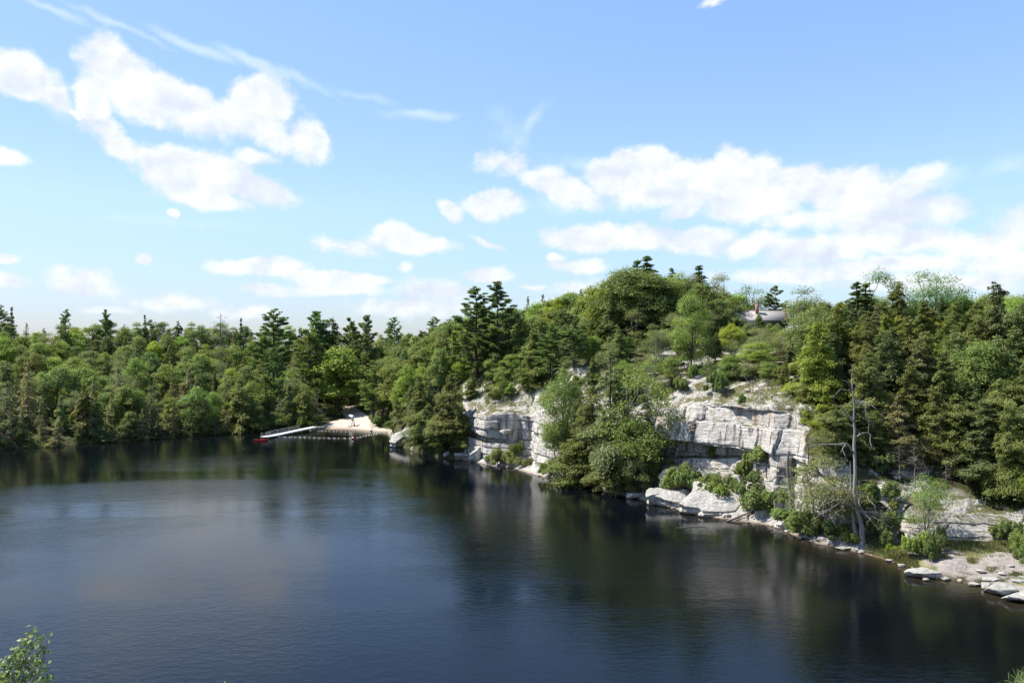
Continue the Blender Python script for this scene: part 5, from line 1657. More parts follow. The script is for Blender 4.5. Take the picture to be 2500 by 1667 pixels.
def build_deadwood():
    rs = np.random.RandomState(9)
    Yb = 103.3
    r = empty('dead_tree', tuple(at(2104, 1338, Yb)))
    tag(r, 'tall grey dead tree with broken drooping limbs standing at the waterline', 'tree')
    base = r.location.copy()
    tr = MB(); lb = MB(); tw = MB()
    path = [(470, 1500), (468, 1400), (462, 1300), (432, 1200), (408, 1050), (415, 900), (411, 760), (405, 680), (413, 560), (404, 480), (410, 370), (398, 280), (390, 150), (395, 30)]
    pts = [P6(x, y, Yb + .2 * math.sin(i)) - base for i, (x, y) in enumerate(path)]
    tr.tube(pts, [.46, .34, .27, .24, .215, .195, .19, .18, .15, .135, .105, .08, .055, .015], 10)
    # second, shorter stem beside it
    tr.tube([P6(x, y, Yb + .9) - base for x, y in [(440, 1470), (400, 1300), (388, 1150), (380, 1000), (375, 800)]], [.35, .22, .17, .10, .03], 7)

    def br(pp, r0, r1, dy=0.0, twigs=0, col=None, jag=True):
        n = len(pp)
        Q = [P6(x, y, Yb + dy * i / max(1, n - 1)) - base for i, (x, y) in enumerate(pp)]
        if col is None:
            o_ = MB().tube(Q, np.linspace(r0, r1, n), 6).build('limb', M['dead'], r, smooth=True)
        else:
            col.tube(Q, np.linspace(r0, r1, n), 6)
        for _ in range(twigs):
            i = rs.randint(max(1, n // 3), n)
            b = np.array(Q[i]); L = rs.uniform(.4, 1.2)
            d = unit(rs.normal(0, 1, 3) + np.array([0, 0, -.25]))
            m = limb(rs, b, b + d * L, 4, .1)
            tw.tube(m, np.linspace(.022, .006, 4), 3)
            for _ in range(2):
                tw.tube(np.array([m[2], m[2] + rs.normal(0, .2, 3)]), [.01, .004], 3)
    br([(410, 358), (440, 348), (480, 326), (530, 345), (580, 382)], .11, .05, -1.2, 4)
    br([(560, 370), (640, 420), (668, 495)], .04, .01, -.4, 4, tw)
    br([(415, 330), (450, 322), (488, 320)], .07, .04, .5, 1)
    br([(475, 335), (495, 375), (508, 450), (525, 500), (520, 580)], .07, .02, -.8, 7)
    br([(398, 485), (350, 425), (320, 388), (293, 358)], .13, .05, -.6, 2)
    br([(432, 605), (465, 576), (520, 573), (538, 592), (533, 640), (548, 694)], .11, .04, -1.0, 4)
    br([(390, 720), (365, 680), (345, 662), (300, 665), (250, 670), (180, 668), (100, 670), (40, 690)], .14, .03, -2.0, 12)
    br([(345, 664), (322, 690), (300, 728)], .09, .03, -.5, 2)
    br([(312, 705), (340, 770), (358, 800)], .06, .02, -.8, 1)
    br([(265, 668), (256, 642), (245, 625)], .07, .03, -1.2, 1)
    br([(120, 668), (60, 630), (10, 600)], .035, .012, -2.0, 8, tw)
    br([(160, 668), (100, 622), (70, 598)], .035, .012, -1.6, 8, tw)
    br([(385, 242), (340, 235), (300, 225), (245, 285)], .05, .015, -1, 4)
    br([(380, 222), (362, 182), (335, 157)], .05, .02, -.5, 1)
    br([(425, 1050), (450, 1052), (442, 1130), (462, 1180), (500, 1230), (540, 1270), (505, 1285)], .15, .05, -1.5, 5)
    br([(445, 1050), (510, 1068), (522, 1112), (575, 1158)], .07, .03, -1.8, 4)
    br([(400, 960), (470, 955), (560, 948)], .04, .015, -1, 2)
    br([(440, 960), (455, 975), (475, 985)], .05, .02, -.6, 1)
    for (x0, y0, x1, y1, d) in [(455, 1200, 740, 1285, -1), (455, 1205, 700, 1330, -2), (460, 1210, 640, 1225, -.5), (465, 1215, 600, 1345, -2.2), (450, 1195, 690, 1250, -1.4)]:
        br([(x0, y0), ((x0 * 2 + x1) / 3, (y0 * 2 + y1) / 3 - 14), ((x0 + 2 * x1) / 3, (y0 + 2 * y1) / 3 - 12), (x1, y1)], .06, .015, d, 12)
    for pp in [[(400, 1080), (350, 1035), (300, 995)], [(395, 1130), (290, 1068), (180, 1110), (95, 1205)], [(400, 1150), (300, 1130), (200, 1185), (75, 1265)], [(395, 1140), (345, 1110), (315, 1180), (312, 1240)],
               [(398, 1090), (290, 1010), (180, 1020), (120, 980)], [(396, 1160), (330, 1150), (230, 1240), (215, 1330)], [(398, 1120), (330, 1100), (250, 1110), (160, 1150)]]:
        br(pp, .06, .015, rs.uniform(-2.5, -.5), 14)
    tr.build('trunk', M['dead'], r, smooth=True)
    tw.build('twigs', M['twig'], r)
    # fallen log running from its foot
    mb = MB()
    mb.tube([at(2108, 1334, 103), at(2155, 1306, 104.2), at(2176, 1290, 104.6), at(2187, 1273, 104.8)], [.24, .22, .20, .15], 8)
    for k in range(9):
        b = np.array(at(2160 + k * 3, 1300 - k * 3.4, 104.4)); mb.tube(limb(rs, b, b + rs.normal(0, .6, 3) + (0, 0, .5), 4, .1), [.04, .03, .02, .01], 4)
    tag(mb.build('fallen_log', M['bark'], smooth=True), 'dark fallen log lying on the grass from the foot of the snag', 'log')
    # driftwood at the boulders
    mb = MB()
    A = [at(1772, 1272, 119.6), at(1800, 1262, 120.5), at(1822, 1253, 121.2), at(1840, 1243, 122)]
    mb.tube(A, [.10, .20, .20, .13], 8)
    mb.tube([at(1821, 1253, 121.2), at(1822, 1262, 120.2), at(1824, 1270, 119.7)], [.16, .13, .13], 7)
    for k in range(7):
        b = np.array(at(1778 + k * 8, 1268 - k * 3, 120)); mb.tube(limb(rs, b, b + rs.normal(0, .5, 3) * (1, 1, .5), 4, .1), [.04, .03, .02, .01], 4)
    tag(mb.build('driftwood', M['twig'], smooth=True), 'brown driftwood trunk slanting into the water right of the great slab', 'driftwood')
    for lab, a, b, z in [('thin pale branch lying in the water in front of the great slab', (1650, 1287), (1722, 1280), 3), ('thin pale branch lying in the water left of the overhanging bushes', (1880, 1298), (1942, 1293), 3)]:
        mb = MB()
        A = np.array(at(a[0], a[1], (H - .05) * F / (a[1] - HY))); B = np.array(at(b[0], b[1], (H - .12) * F / (b[1] - HY)))
        l = limb(rs, A, B, 7, .03); l[:, 2] = np.linspace(.03, .14, 7) + rs.uniform(0, .05, 7)
        mb.tube(l, np.linspace(.03, .06, 7), 5)
        for k in range(7):
            i = rs.randint(1, 7); mb.tube(limb(rs, l[i], l[i] + (rs.normal(0, .5), rs.normal(0, .4), rs.uniform(.1, .9)), 4, .1), [.025, .02, .012, .006], 4)
        tag(mb.build('branch', M['dead'], smooth=True), lab, 'branch')
    # dead bough sticking out from the bush by the pillar
    mb = MB()
    l = limb(rs, at(1915, 1164, 120), at(1848, 1180, 121), 7, .05); mb.tube(l, np.linspace(.12, .04, 7), 6)
    for k in range(26):
        i = rs.randint(1, 7); mb.tube(limb(rs, l[i], l[i] + (rs.normal(-.5, .6), rs.normal(0, .5), rs.normal(0, .45)), 4, .1), [.03, .02, .012, .006], 4)
    tag(mb.build('branch', M['twig'], smooth=True), 'dead brown bough with many twigs left of the white pillar', 'branch')
    # two broken brown trunks by the pillar
    for lab, px, py0, py1, Y, rr in [('broken brown trunk standing in the gap right of the white pillar', 1925, 1100, 1225, 117.0, .2), ('thin broken brown trunk under the long limb of the snag', 1969, 1081, 1150, 112.5, .14)]:
        A = at(px, py1, Y); X, _, gz = gpt(px, Y)
        t = empty('dead_tree', (A.x, Y, min(A.z, gz)))
        tag(t, lab, 'tree')
        mb = MB(); top = at(px + 1, py0, Y) - t.location
        mb.tube(limb(rs, (0, 0, -.3), top, 7, .03), np.linspace(rr * 1.3, rr * .7, 7), 8)
        mb.build('trunk', M['twig'], t, smooth=True)
        mb = MB()
        for k in range(9):
            q = rs.uniform(.3, .95); b = np.array(top) * q; mb.tube(limb(rs, b, b + rs.normal(0, .55, 3), 4, .1), [.04, .02, .012, .006], 4)
        mb.build('branches', M['twig'], t)


build_deadwood()


# ------------------------------------------------------------------ made things
M['metal'] = simple('galvanised_metal', (0.50, 0.53, 0.52), .45, .1, 4)
M['deck'] = simple('pale_decking', (0.62, 0.61, 0.60), .7, .08, 3)
M['dark'] = simple('dark_gap', (0.03, 0.03, 0.03), .8)
M['white'] = simple('white_paint', (0.74, 0.74, 0.72), .5, .05, 5)
M['red'] = simple('red_plastic', (0.62, 0.035, 0.03), .35, .05, 3)
M['orange'] = simple('orange_plastic', (0.75, 0.22, 0.04), .4)
M['floatw'] = simple('float_plastic', (0.78, 0.74, 0.62), .4, .08, 9)
M['rope'] = simple('rope', (0.42, 0.38, 0.28), .9)
M['woodgrey'] = bark_mat('fence_wood', (0.20, 0.17, 0.14), (0.42, 0.38, 0.33), 4)
M['skin'] = simple('skin', (0.50, 0.31, 0.22), .55)
M['cloth_white'] = simple('white_cloth', (0.72, 0.68, 0.66), .85, .08, 8)
M['cloth_red'] = simple('red_cloth', (0.55, 0.05, 0.05), .85)
M['cloth_green'] = simple('green_cloth', (0.04, 0.20, 0.13), .85)
M['hair'] = simple('dark_hair', (0.05, 0.035, 0.025), .8)
M['blue'] = simple('blue_cloth', (0.10, 0.16, 0.34), .8)
M['canvas'] = simple('white_canvas', (0.72, 0.73, 0.76), .8, .04, 3)


def shingle_mat():
    m, T = newmat('weathered_shingles')
    tc = T.n('ShaderNodeTexCoord').outputs['Object']
    br = T.n('ShaderNodeTexBrick', {'Vector': T.n('ShaderNodeMapping', {'Vector': tc, 'Rotation': (0, 0, 0), 'Scale': (1.0, 1.6, 1.6)}).outputs[0], 'Scale': 3.0, 'Color1': (0.34, 0.32, 0.30, 1), 'Color2': (0.43, 0.405, 0.385, 1), 'Mortar': (0.24, 0.22, 0.2, 1), 'Mortar Size': 0.02})
    n = T.noise(tc, 0.9, 5, .65)
    c = T.mix(T.m('MULTIPLY', T.ramp(n, .4, .65), .6), br.outputs[0], (0.36, 0.33, 0.30, 1))
    bs = T.n('ShaderNodeBsdfPrincipled', {'Base Color': c, 'Roughness': 0.9})
    T.n('ShaderNodeOutputMaterial', {'Surface': bs.outputs[0]})
    return m


def brick_mat(name, a, b, mort, scale=2.0):
    m, T = newmat(name)
    tc = T.n('ShaderNodeTexCoord').outputs['Object']
    mp = T.n('ShaderNodeMapping', {'Vector': tc, 'Rotation': (R(90), 0, 0)})
    br = T.n('ShaderNodeTexBrick', {'Vector': mp.outputs[0], 'Scale': scale, 'Color1': a + (1,), 'Color2': b + (1,), 'Mortar': mort + (1,), 'Mortar Size': 0.03})
    n = T.noise(tc, 2.5, 5, .7)
    c = T.mix(T.m('MULTIPLY', T.ramp(n, .35, .65), .5), br.outputs[0], a + (1,))
    bs = T.n('ShaderNodeBsdfPrincipled', {'Base Color': c, 'Roughness': 0.9})
    bm = T.n('ShaderNodeBump', {'Height': n, 'Strength': 0.6, 'Distance': 0.05})
    T.link(bm.outputs[0], bs.inputs['Normal'])
    T.n('ShaderNodeOutputMaterial', {'Surface': bs.outputs[0]})
    return m


M['shingle'] = shingle_mat()
M['brick'] = brick_mat('chimney_brick', (0.30, 0.10, 0.06), (0.36, 0.14, 0.09), (0.3, 0.27, 0.24), 4)
M['board'] = simple('dark_green_boards', (0.025, 0.04, 0.038), .7, .2, 3)
M['trim'] = simple('rust_red_trim', (0.42, 0.13, 0.06), .6)
M['drystone'] = brick_mat('dry_stone', (0.13, 0.12, 0.10), (0.24, 0.22, 0.19), (0.03, 0.03, 0.025), 1.3)
M['coping'] = simple('coping_stone', (0.46, 0.38, 0.29), .9, .15, 2, bump=.04)
M['glass'] = simple('window_glass', (0.02, 0.03, 0.035), .1, spec=.8)


def uvball(c, r, n=12, m=8, sc=(1, 1, 1)):
    th = np.linspace(0, math.pi, m + 1); ph = np.linspace(0, 2 * math.pi, n, endpoint=False)
    v = np.array([[math.sin(a) * math.cos(b), math.sin(a) * math.sin(b), math.cos(a)] for a in th for b in ph]) * r * np.array(sc) + np.array(c)
    f = [[i * n + j, (i + 1) * n + j, (i + 1) * n + (j + 1) % n, i * n + (j + 1) % n] for i in range(m) for j in range(n)]
    return v, f


def build_dock():
    A = at(656, 1064.5, (H - .45) * F / (1064.5 - HY)); B = at(772, 1040.5, (H - 1.25) * F / (1040.5 - HY))
    A = np.array(A); B = np.array(B)
    d = B - A; L = np.linalg.norm(d); u = d / L
    side = unit(np.array([u[1], -u[0], 0]))      # towards the near right side
    t = empty('gangway', tuple(A)); tag(t, 'long pale gangway with a grey metal railing leading from the beach down to its platform', 'gangway')
    P = lambda s, w, z=0.0: (u * s + side * w + np.array([0, 0, z]))
    W = 1.15
    mb = MB()
    for i in range(int(L / .5)):
        s0 = i * .5 + .01; s1 = i * .5 + .49
        c = [P(s0, -W), P(s1, -W), P(s1, W), P(s0, W)]
        v = np.array(c + [p - (0, 0, .07) for p in c])
        mb.add(v, [[0, 1, 2, 3], [7, 6, 5, 4], [0, 4, 5, 1], [1, 5, 6, 2], [2, 6, 7, 3], [3, 7, 4, 0]])
    mb.build('deck', M['deck'], t)
    mb = MB()
    for w in (-W, W):
        mb.bar(P(0, w, -.17), P(L, w, -.17), .09, .22)
    mb.build('frame', M['metal'], t)
    # end platform, level on its float
    mb = MB()
    v0 = [P(-1.6, -W - .3), P(1.2, -W - .3), P(1.2, W + .1), P(-1.6, W + .1)]
    for c in v0: c[2] = .03
    v = np.array(v0 + [p - (0, 0, .10) for p in v0]); mb.add(v, [[0, 1, 2, 3], [7, 6, 5, 4], [0, 4, 5, 1], [1, 5, 6, 2], [2, 6, 7, 3], [3, 7, 4, 0]])
    pl = mb.build('platform', M['deck'], t)
    mb = MB()
    v = np.array([p * (1, 1, 1) - (0, 0, .10) for p in v0] + [p - (0, 0, .52) for p in v0]); mb.add(v, [[0, 1, 2, 3], [7, 6, 5, 4], [0, 4, 5, 1], [1, 5, 6, 2], [2, 6, 7, 3], [3, 7, 4, 0]])
    mb.build('pontoon', M['bark'], pl)
    # three railing panels on the far side
    n = 3; s0 = .4; sl = (L * .70) / n
    for k in range(n):
        a = s0 + k * sl; b = a + sl - .25
        mb = MB()
        zt = 1.08
        q = [P(a, -W, 0), P(a, -W, zt), P(b, -W, zt), P(b, -W, 0)]
        mb.tube(q[:2], .035, 6); mb.tube(q[1:3], .035, 6); mb.tube(q[2:], .035, 6)
        mb.tube([P(a, -W, .55), P(b, -W, .55)], .02, 5)
        for j in range(1, 5):
            s = a + (b - a) * j / 5
            mb.tube([P(s, -W, 0), P(s, -W, zt)], .022, 5)
        mb.build('railing', M['metal'], t)
    mb = MB()
    for w0, w1, z in ((-W - .2, W - .6, 1.0), (-W - .2, W - .6, .55)):
        mb.tube([P(-1.5, w0, z), P(-1.5, w1, z), P(.9, w1 - .6, z)], .03, 6)
    for s, w in ((-1.5, -W - .2), (-1.5, W - .6), (.9, W - 1.2)):
        mb.tube([P(s, w, 0), P(s, w, 1.0)], .035, 6)
    mb.build('end_railing', M['metal'], t)
    for k in range(4):
        s = L * (.2 + .2 * k)
        mb = MB(); zz = P(s, 0)[2] + A[2]
        mb.tube([P(s, W + .1, -.05), P(s, W + .1, -zz - .8)], .06, 7)
        mb.box(P(s, W + .1, -.12), (.16, .16, .1))
        mb.build('support_post', M['metal'], t)


def build_buoys():
    def line(pts, n, lab, seed, pairs=False, end0=None):
        rs = np.random.RandomState(seed)
        W = np.array([np.array(at(px, py, H * F / (py - HY))) for px, py in pts])
        seg = np.linalg.norm(np.diff(W, axis=0), axis=1); cum = np.concatenate([[0], np.cumsum(seg)])
        g = lambda s: np.array([np.interp(s, cum, W[:, i]) for i in range(3)]) * (1, 1, 0) + (0, 0, .04)
        t = empty('buoy_line', tuple(g(0))); o = g(0)
        tag(t, lab, 'buoy line')
        mb = MB(); ss = np.linspace(0, cum[-1], 80)
        mb.tube([g(s) + (rs.normal(0, .03), rs.normal(0, .05), -.01) - o for s in ss], .02, 4)
        mb.build('rope', M['rope'], t)
        v, f = uvball((0, 0, 0), .15, 10, 6, (1, 1, .8))
        mb = MB(); mb.add(v, f); fo = mb.build('float', M['floatw'], smooth=True, link=False)
        for i in range(n):
            s = (i + .5) / n * cum[-1]
            for k in range(2 if pairs and (i % 3) else 1):
                p = g(s + k * .42) - o
                q = bpy.data.objects.new('float', fo.data); C.objects.link(q); q.parent = t
                q.location = p + (rs.normal(0, .05), k * -.35 + rs.normal(0, .1), .06)
        bpy.data.objects.remove(fo)
    line([(754, 1050.5), (787, 1052), (826, 1053.4), (865, 1054.3), (899, 1055.3), (923, 1056), (952, 1056.4)], 20, 'inner string of small white floats close to the beach', 1)
    line([(676, 1066.5), (719, 1066.9), (770, 1068.6), (821, 1070), (862, 1070), (874, 1068), (890, 1065), (911, 1061), (930, 1057.6)], 25, 'outer string of paired white floats from the gangway to the beach', 2, True)
    p = at(862, 1071.5, H * F / (1071.5 - HY))
    t = empty('mooring_buoy', (p.x, p.y, 0)); tag(t, 'round red and white buoy at the outer string of floats', 'buoy')
    v, f = uvball((0, 0, .22), .36, 16, 10); mb = MB(); mb.add(v, f); mb.build('ball', M['red'], t, smooth=True)
    th = np.linspace(0, .9, 6); ph = np.linspace(0, 2 * math.pi, 16, endpoint=False)
    v = np.array([[math.sin(a) * math.cos(b), math.sin(a) * math.sin(b), math.cos(a)] for a in th for b in ph]) * .372 + (0, 0, .22)
    mb = MB(); mb.add(v, [[i * 16 + j, (i + 1) * 16 + j, (i + 1) * 16 + (j + 1) % 16, i * 16 + (j + 1) % 16] for i in range(5) for j in range(16)]); mb.build('cap', M['white'], t, smooth=True)
    # red canoe
    p = at(639, 1075.5, H * F / (1075.5 - HY))
    t = empty('canoe', (p.x, p.y, 0), R(8)); tag(t, 'small empty red canoe floating beside the platform of the gangway', 'boat')
    n = 22; L = 3.5; rows = []; inner = []
    for i in range(n + 1):
        q = i / n * 2 - 1; hw = .40 * (1 - abs(q) ** 2.6) ** .75 + .01; sheer = .30 + .16 * abs(q) ** 3 + (.24 * max(0, q) ** 6)
        r_ = []
        for a in np.linspace(-90, 90, 11):
            r_.append((q * L / 2 + (.08 * q * math.cos(R(a)) if abs(q) > .9 else 0), hw * math.sin(R(a)) ** 1 if True else 0, sheer - (sheer + .08) * math.cos(R(a)) ** .8))
        rows.append(r_); inner.append([(x, y * .93, z + .025) for x, y, z in r_])
    def grid(rows, flip=False):
        V = np.array(rows).reshape(-1, 3); m = len(rows[0])
        f = [[i * m + j, (i + 1) * m + j, (i + 1) * m + j + 1, i * m + j + 1] for i in range(len(rows) - 1) for j in range(m - 1)]
        return V, (np.array(f)[:, ::-1] if flip else f)
    mb = MB(); mb.add(*grid(rows)); mb.add(*grid(inner, True)); mb.build('hull', M['red'], t, smooth=True)
    mb = MB()
    for j in (0, 10): mb.tube([r_[j] for r_ in rows], .028, 6)
    mb.build('gunwale', M['red'], t)
    for x in (-.85, .6):
        mb = MB(); mb.box((x, 0, .2), (.14, .33, .02)); mb.build('seat', M['white'], t)


def person(loc, rz, joints, radii, edges, label, clothes, hair=True, scale=1.0):
    """one continuous skinned body; clothes and hair are children"""
    t = empty('person', loc, rz); tag(t, label, 'person')
    me = bpy.data.meshes.new('body')
    names = list(joints); me.from_pydata([joints[n] for n in names], [(names.index(a), names.index(b)) for a, b in edges], [])
    o = bpy.data.objects.new('body', me); C.objects.link(o); o.parent = t
    me.materials.append(M['skin'])
    sk = o.modifiers.new('skin', 'SKIN'); ss = o.modifiers.new('sub', 'SUBSURF'); ss.levels = 2; ss.render_levels = 2
    for i, n in enumerate(names):
        me.skin_vertices[0].data[i].radius = (radii[n], radii[n])
    me.skin_vertices[0].data[names.index('pelvis')].use_root = True
    for nm, mat, edg, grow in clothes:
        ns = sorted({x for e in edg for x in e}, key=names.index)
        m2 = bpy.data.meshes.new(nm); m2.from_pydata([joints[n] for n in ns], [(ns.index(a), ns.index(b)) for a, b in edg], [])
        m2.materials.append(mat)
        q = bpy.data.objects.new(nm, m2); C.objects.link(q); q.parent = t
        q.modifiers.new('skin', 'SKIN'); s2 = q.modifiers.new('sub', 'SUBSURF'); s2.levels = 2; s2.render_levels = 2
        for i, n in enumerate(ns):
            m2.skin_vertices[0].data[i].radius = (radii[n] * grow + .008, radii[n] * grow + .008)
        m2.skin_vertices[0].data[0].use_root = True
    hd = joints['head']
    mb = MB(); v, f = uvball((hd[0], hd[1] + .015, hd[2] + .045), .112, 12, 8, (.95, 1.05, 1.0)); v[:, 1] = np.maximum(v[:, 1], hd[1] - .045)
    mb.add(v, f); mb.build('hair', M['hair'], t, smooth=True)
    return t


J_STAND = {'pelvis': (0, 0, .95), 'waist': (0, 0, 1.1), 'chest': (0, 0, 1.32), 'neck': (0, 0, 1.47), 'head0': (0, -.01, 1.56), 'head': (0, -.02, 1.66),
           'shl': (.17, 0, 1.42), 'ell': (.25, .02, 1.15), 'hal': (.24, -.12, .93), 'fnl': (.235, -.16, .86), 'shr': (-.17, 0, 1.42), 'elr': (-.27, -.08, 1.18), 'har': (-.2, -.25, 1.1), 'fnr': (-.17, -.33, 1.1),
           'hpl': (.1, 0, .90), 'knl': (.11, -.02, .5), 'anl': (.12, .02, .09), 'tol': (.13, -.14, .04), 'hpr': (-.1, 0, .90), 'knr': (-.11, -.03, .5), 'anr': (-.12, .0, .09), 'tor': (-.13, -.15, .04)}
J_RAD = {'pelvis': .15, 'waist': .125, 'chest': .15, 'neck': .06, 'head0': .085, 'head': .10, 'shl': .065, 'ell': .045, 'hal': .03, 'fnl': .028, 'shr': .065, 'elr': .045, 'har': .03, 'fnr': .028,
         'hpl': .10, 'knl': .065, 'anl': .045, 'tol': .035, 'hpr': .10, 'knr': .065, 'anr': .045, 'tor': .035}
J_E = [('pelvis', 'waist'), ('waist', 'chest'), ('chest', 'neck'), ('neck', 'head0'), ('head0', 'head'), ('chest', 'shl'), ('shl', 'ell'), ('ell', 'hal'), ('hal', 'fnl'), ('chest', 'shr'), ('shr', 'elr'), ('elr', 'har'), ('har', 'fnr'),
       ('pelvis', 'hpl'), ('hpl', 'knl'), ('knl', 'anl'), ('anl', 'tol'), ('pelvis', 'hpr'), ('hpr', 'knr'), ('knr', 'anr'), ('anr', 'tor')]
SHIRT = [('waist', 'chest'), ('chest', 'neck'), ('chest', 'shl'), ('shl', 'ell'), ('chest', 'shr'), ('shr', 'elr')]
SHORTS = [('pelvis', 'waist'), ('pelvis', 'hpl'), ('hpl', 'knl'), ('pelvis', 'hpr'), ('hpr', 'knr')]


def build_lifeguard():
    Y = (H - 1.3) * F / (1034.5 - HY)
    X = (859 - 1250) / F * Y; z = ground_z(X, Y)
    t = empty('lifeguard_chair', (X, Y, z), R(-38)); tag(t, 'tall white wooden lifeguard chair under a tilted parasol on the beach', 'chair')
    S = 1.45
    for i, (sx, sy) in enumerate(((-1, -1), (1, -1), (1, 1), (-1, 1))):
        mb = MB(); mb.bar((sx * .72, sy * .75, -.1), (sx * .42, sy * .38, S + (.85 if sy > 0 else .3)), .11); mb.build('leg', M['white'], t)
    for k in range(5):
        q = (k + .6) / 5.5; mb = MB(); mb.bar((-.72 + .3 * q, -.75 + .37 * q, S * q), (.72 - .3 * q, -.75 + .37 * q, S * q), .07); mb.build('rung', M['white'], t)
    for sx in (-1, 1):
        mb = MB(); mb.bar((sx * .66, -.66, .3), (sx * .45, .4, 1.3), .07); mb.build('brace', M['white'], t)
        mb = MB(); mb.bar((sx * .43, -.45, S + .32), (sx * .43, .42, S + .32), .08, .05); mb.build('armrest', M['white'], t)
    mb = MB(); mb.box((0, 0, S), (.46, .46, .04)); mb.build('seat', M['white'], t)
    mb = MB()
    for k in range(3): mb.box((0, .42, S + .3 + .22 * k), (.44, .025, .08))
    mb.build('backrest', M['white'], t)
    # parasol clamped to the back post
    u = empty('parasol', (X + .35, Y + .25, z), 0); tag(u, 'white and blue parasol tilted over the lifeguard chair', 'parasol')
    top = Vector((-.15, .1, 3.35)); mb = MB(); mb.tube([(0, 0, 0), tuple(top)], .03, 7); mb.build('pole', M['metal'], u)
    ax = Vector((.38, -.2, .9)).normalized(); q = ax.to_track_quat('Z', 'Y')
    for name, mat, seg in (('canopy', M['canvas'], range(-1, 5)), ('canopy_panel', M['blue'], range(5, 7))):
        mb = MB()
        for k in seg:
            for r0, r1 in ((.02, .45), (.45, .8), (.8, 1.15)):
                V = []
                for rr, aa in ((r0, k), (r1, k), (r1, k + 1), (r0, k + 1)):
                    a = aa * math.pi / 4; p = Vector((rr * math.cos(a), rr * math.sin(a), .05 - .30 * rr ** 1.6)); V.append(tuple(q @ p + top))
                V2 = [(a[0], a[1], a[2] - .02) for a in V]
                mb.add(V + V2, [[0, 1, 2, 3], [7, 6, 5, 4]])
        mb.build(name, mat, u)
    J = dict(J_STAND)
    for n, p in {'pelvis': (0, .18, .12), 'waist': (0, .2, .27), 'chest': (0, .2, .5), 'neck': (0, .18, .65), 'head0': (0, .16, .74), 'head': (0, .14, .84), 'shl': (.17, .18, .6), 'ell': (.3, .05, .38), 'hal': (.36, -.16, .36), 'fnl': (.36, -.25, .35),
                 'shr': (-.17, .18, .6), 'elr': (-.3, .05, .38), 'har': (-.36, -.16, .36), 'fnr': (-.36, -.25, .35), 'hpl': (.1, .12, .12), 'knl': (.13, -.34, .12), 'anl': (.13, -.38, -.30), 'tol': (.13, -.5, -.34),
                 'hpr': (-.1, .12, .12), 'knr': (-.13, -.34, .12), 'anr': (-.13, -.38, -.30), 'tor': (-.13, -.5, -.34)}.items():
        J[n] = p
    person((X, Y, z + S + .02), R(-38), J, J_RAD, J_E, 'person in red sitting on the high lifeguard chair', [('shirt', M['cloth_red'], SHIRT, 1.12), ('shorts', M['cloth_red'], SHORTS, 1.08)])
    mb = MB(); mb.tube([(0, 0, 0), (.05, .12, .5), (.08, .25, 1.05)], [.17, .2, .12], 8)
    o = mb.build('rescue_tube', M['orange'], smooth=True); o.location = (X + .75, Y - .1, z); tag(o, 'orange rescue float leaning against the right side of the lifeguard chair', 'rescue float')
    mb = MB(); 
    for k in range(3): mb.box((-.9 + k * .42, -1.0, .06), (.15, .2, .06))
    o = mb.build('sandals', M['dark']); o.location = (X, Y, z); tag(o, 'small dark things lying on the sand below the lifeguard chair', 'belongings', None, 'stuff')


def fence(pxs, Y0, Y1, base_py, lab):
    n = max(2, int(round(abs((pxs[1] - pxs[0]) / F * Y0) / 2.3)) + 1)
    P = []
    for i in range(n):
        q = i / (n - 1); px = pxs[0] + (pxs[1] - pxs[0]) * q; Y = Y0 + (Y1 - Y0) * q
        X = (px - 1250) / F * Y; P.append(np.array([X, Y, max(ground_z(X, Y), zat(base_py, Y) - .1)]))
    t = empty('wooden_fence', tuple(P[0])); tag(t, lab, 'fence')
    for p in P:
        mb = MB(); mb.box(p - P[0] + (0, 0, .42), (.07, .07, .66)); mb.build('post', M['woodgrey'], t)
    for h_ in (.5, .98):
        for a, b in zip(P[:-1], P[1:]):
            mb = MB(); mb.bar(a - P[0] + (0, -.09, h_), b - P[0] + (0, -.09, h_ + .01), .07, .11); mb.build('rail', M['woodgrey'], t)


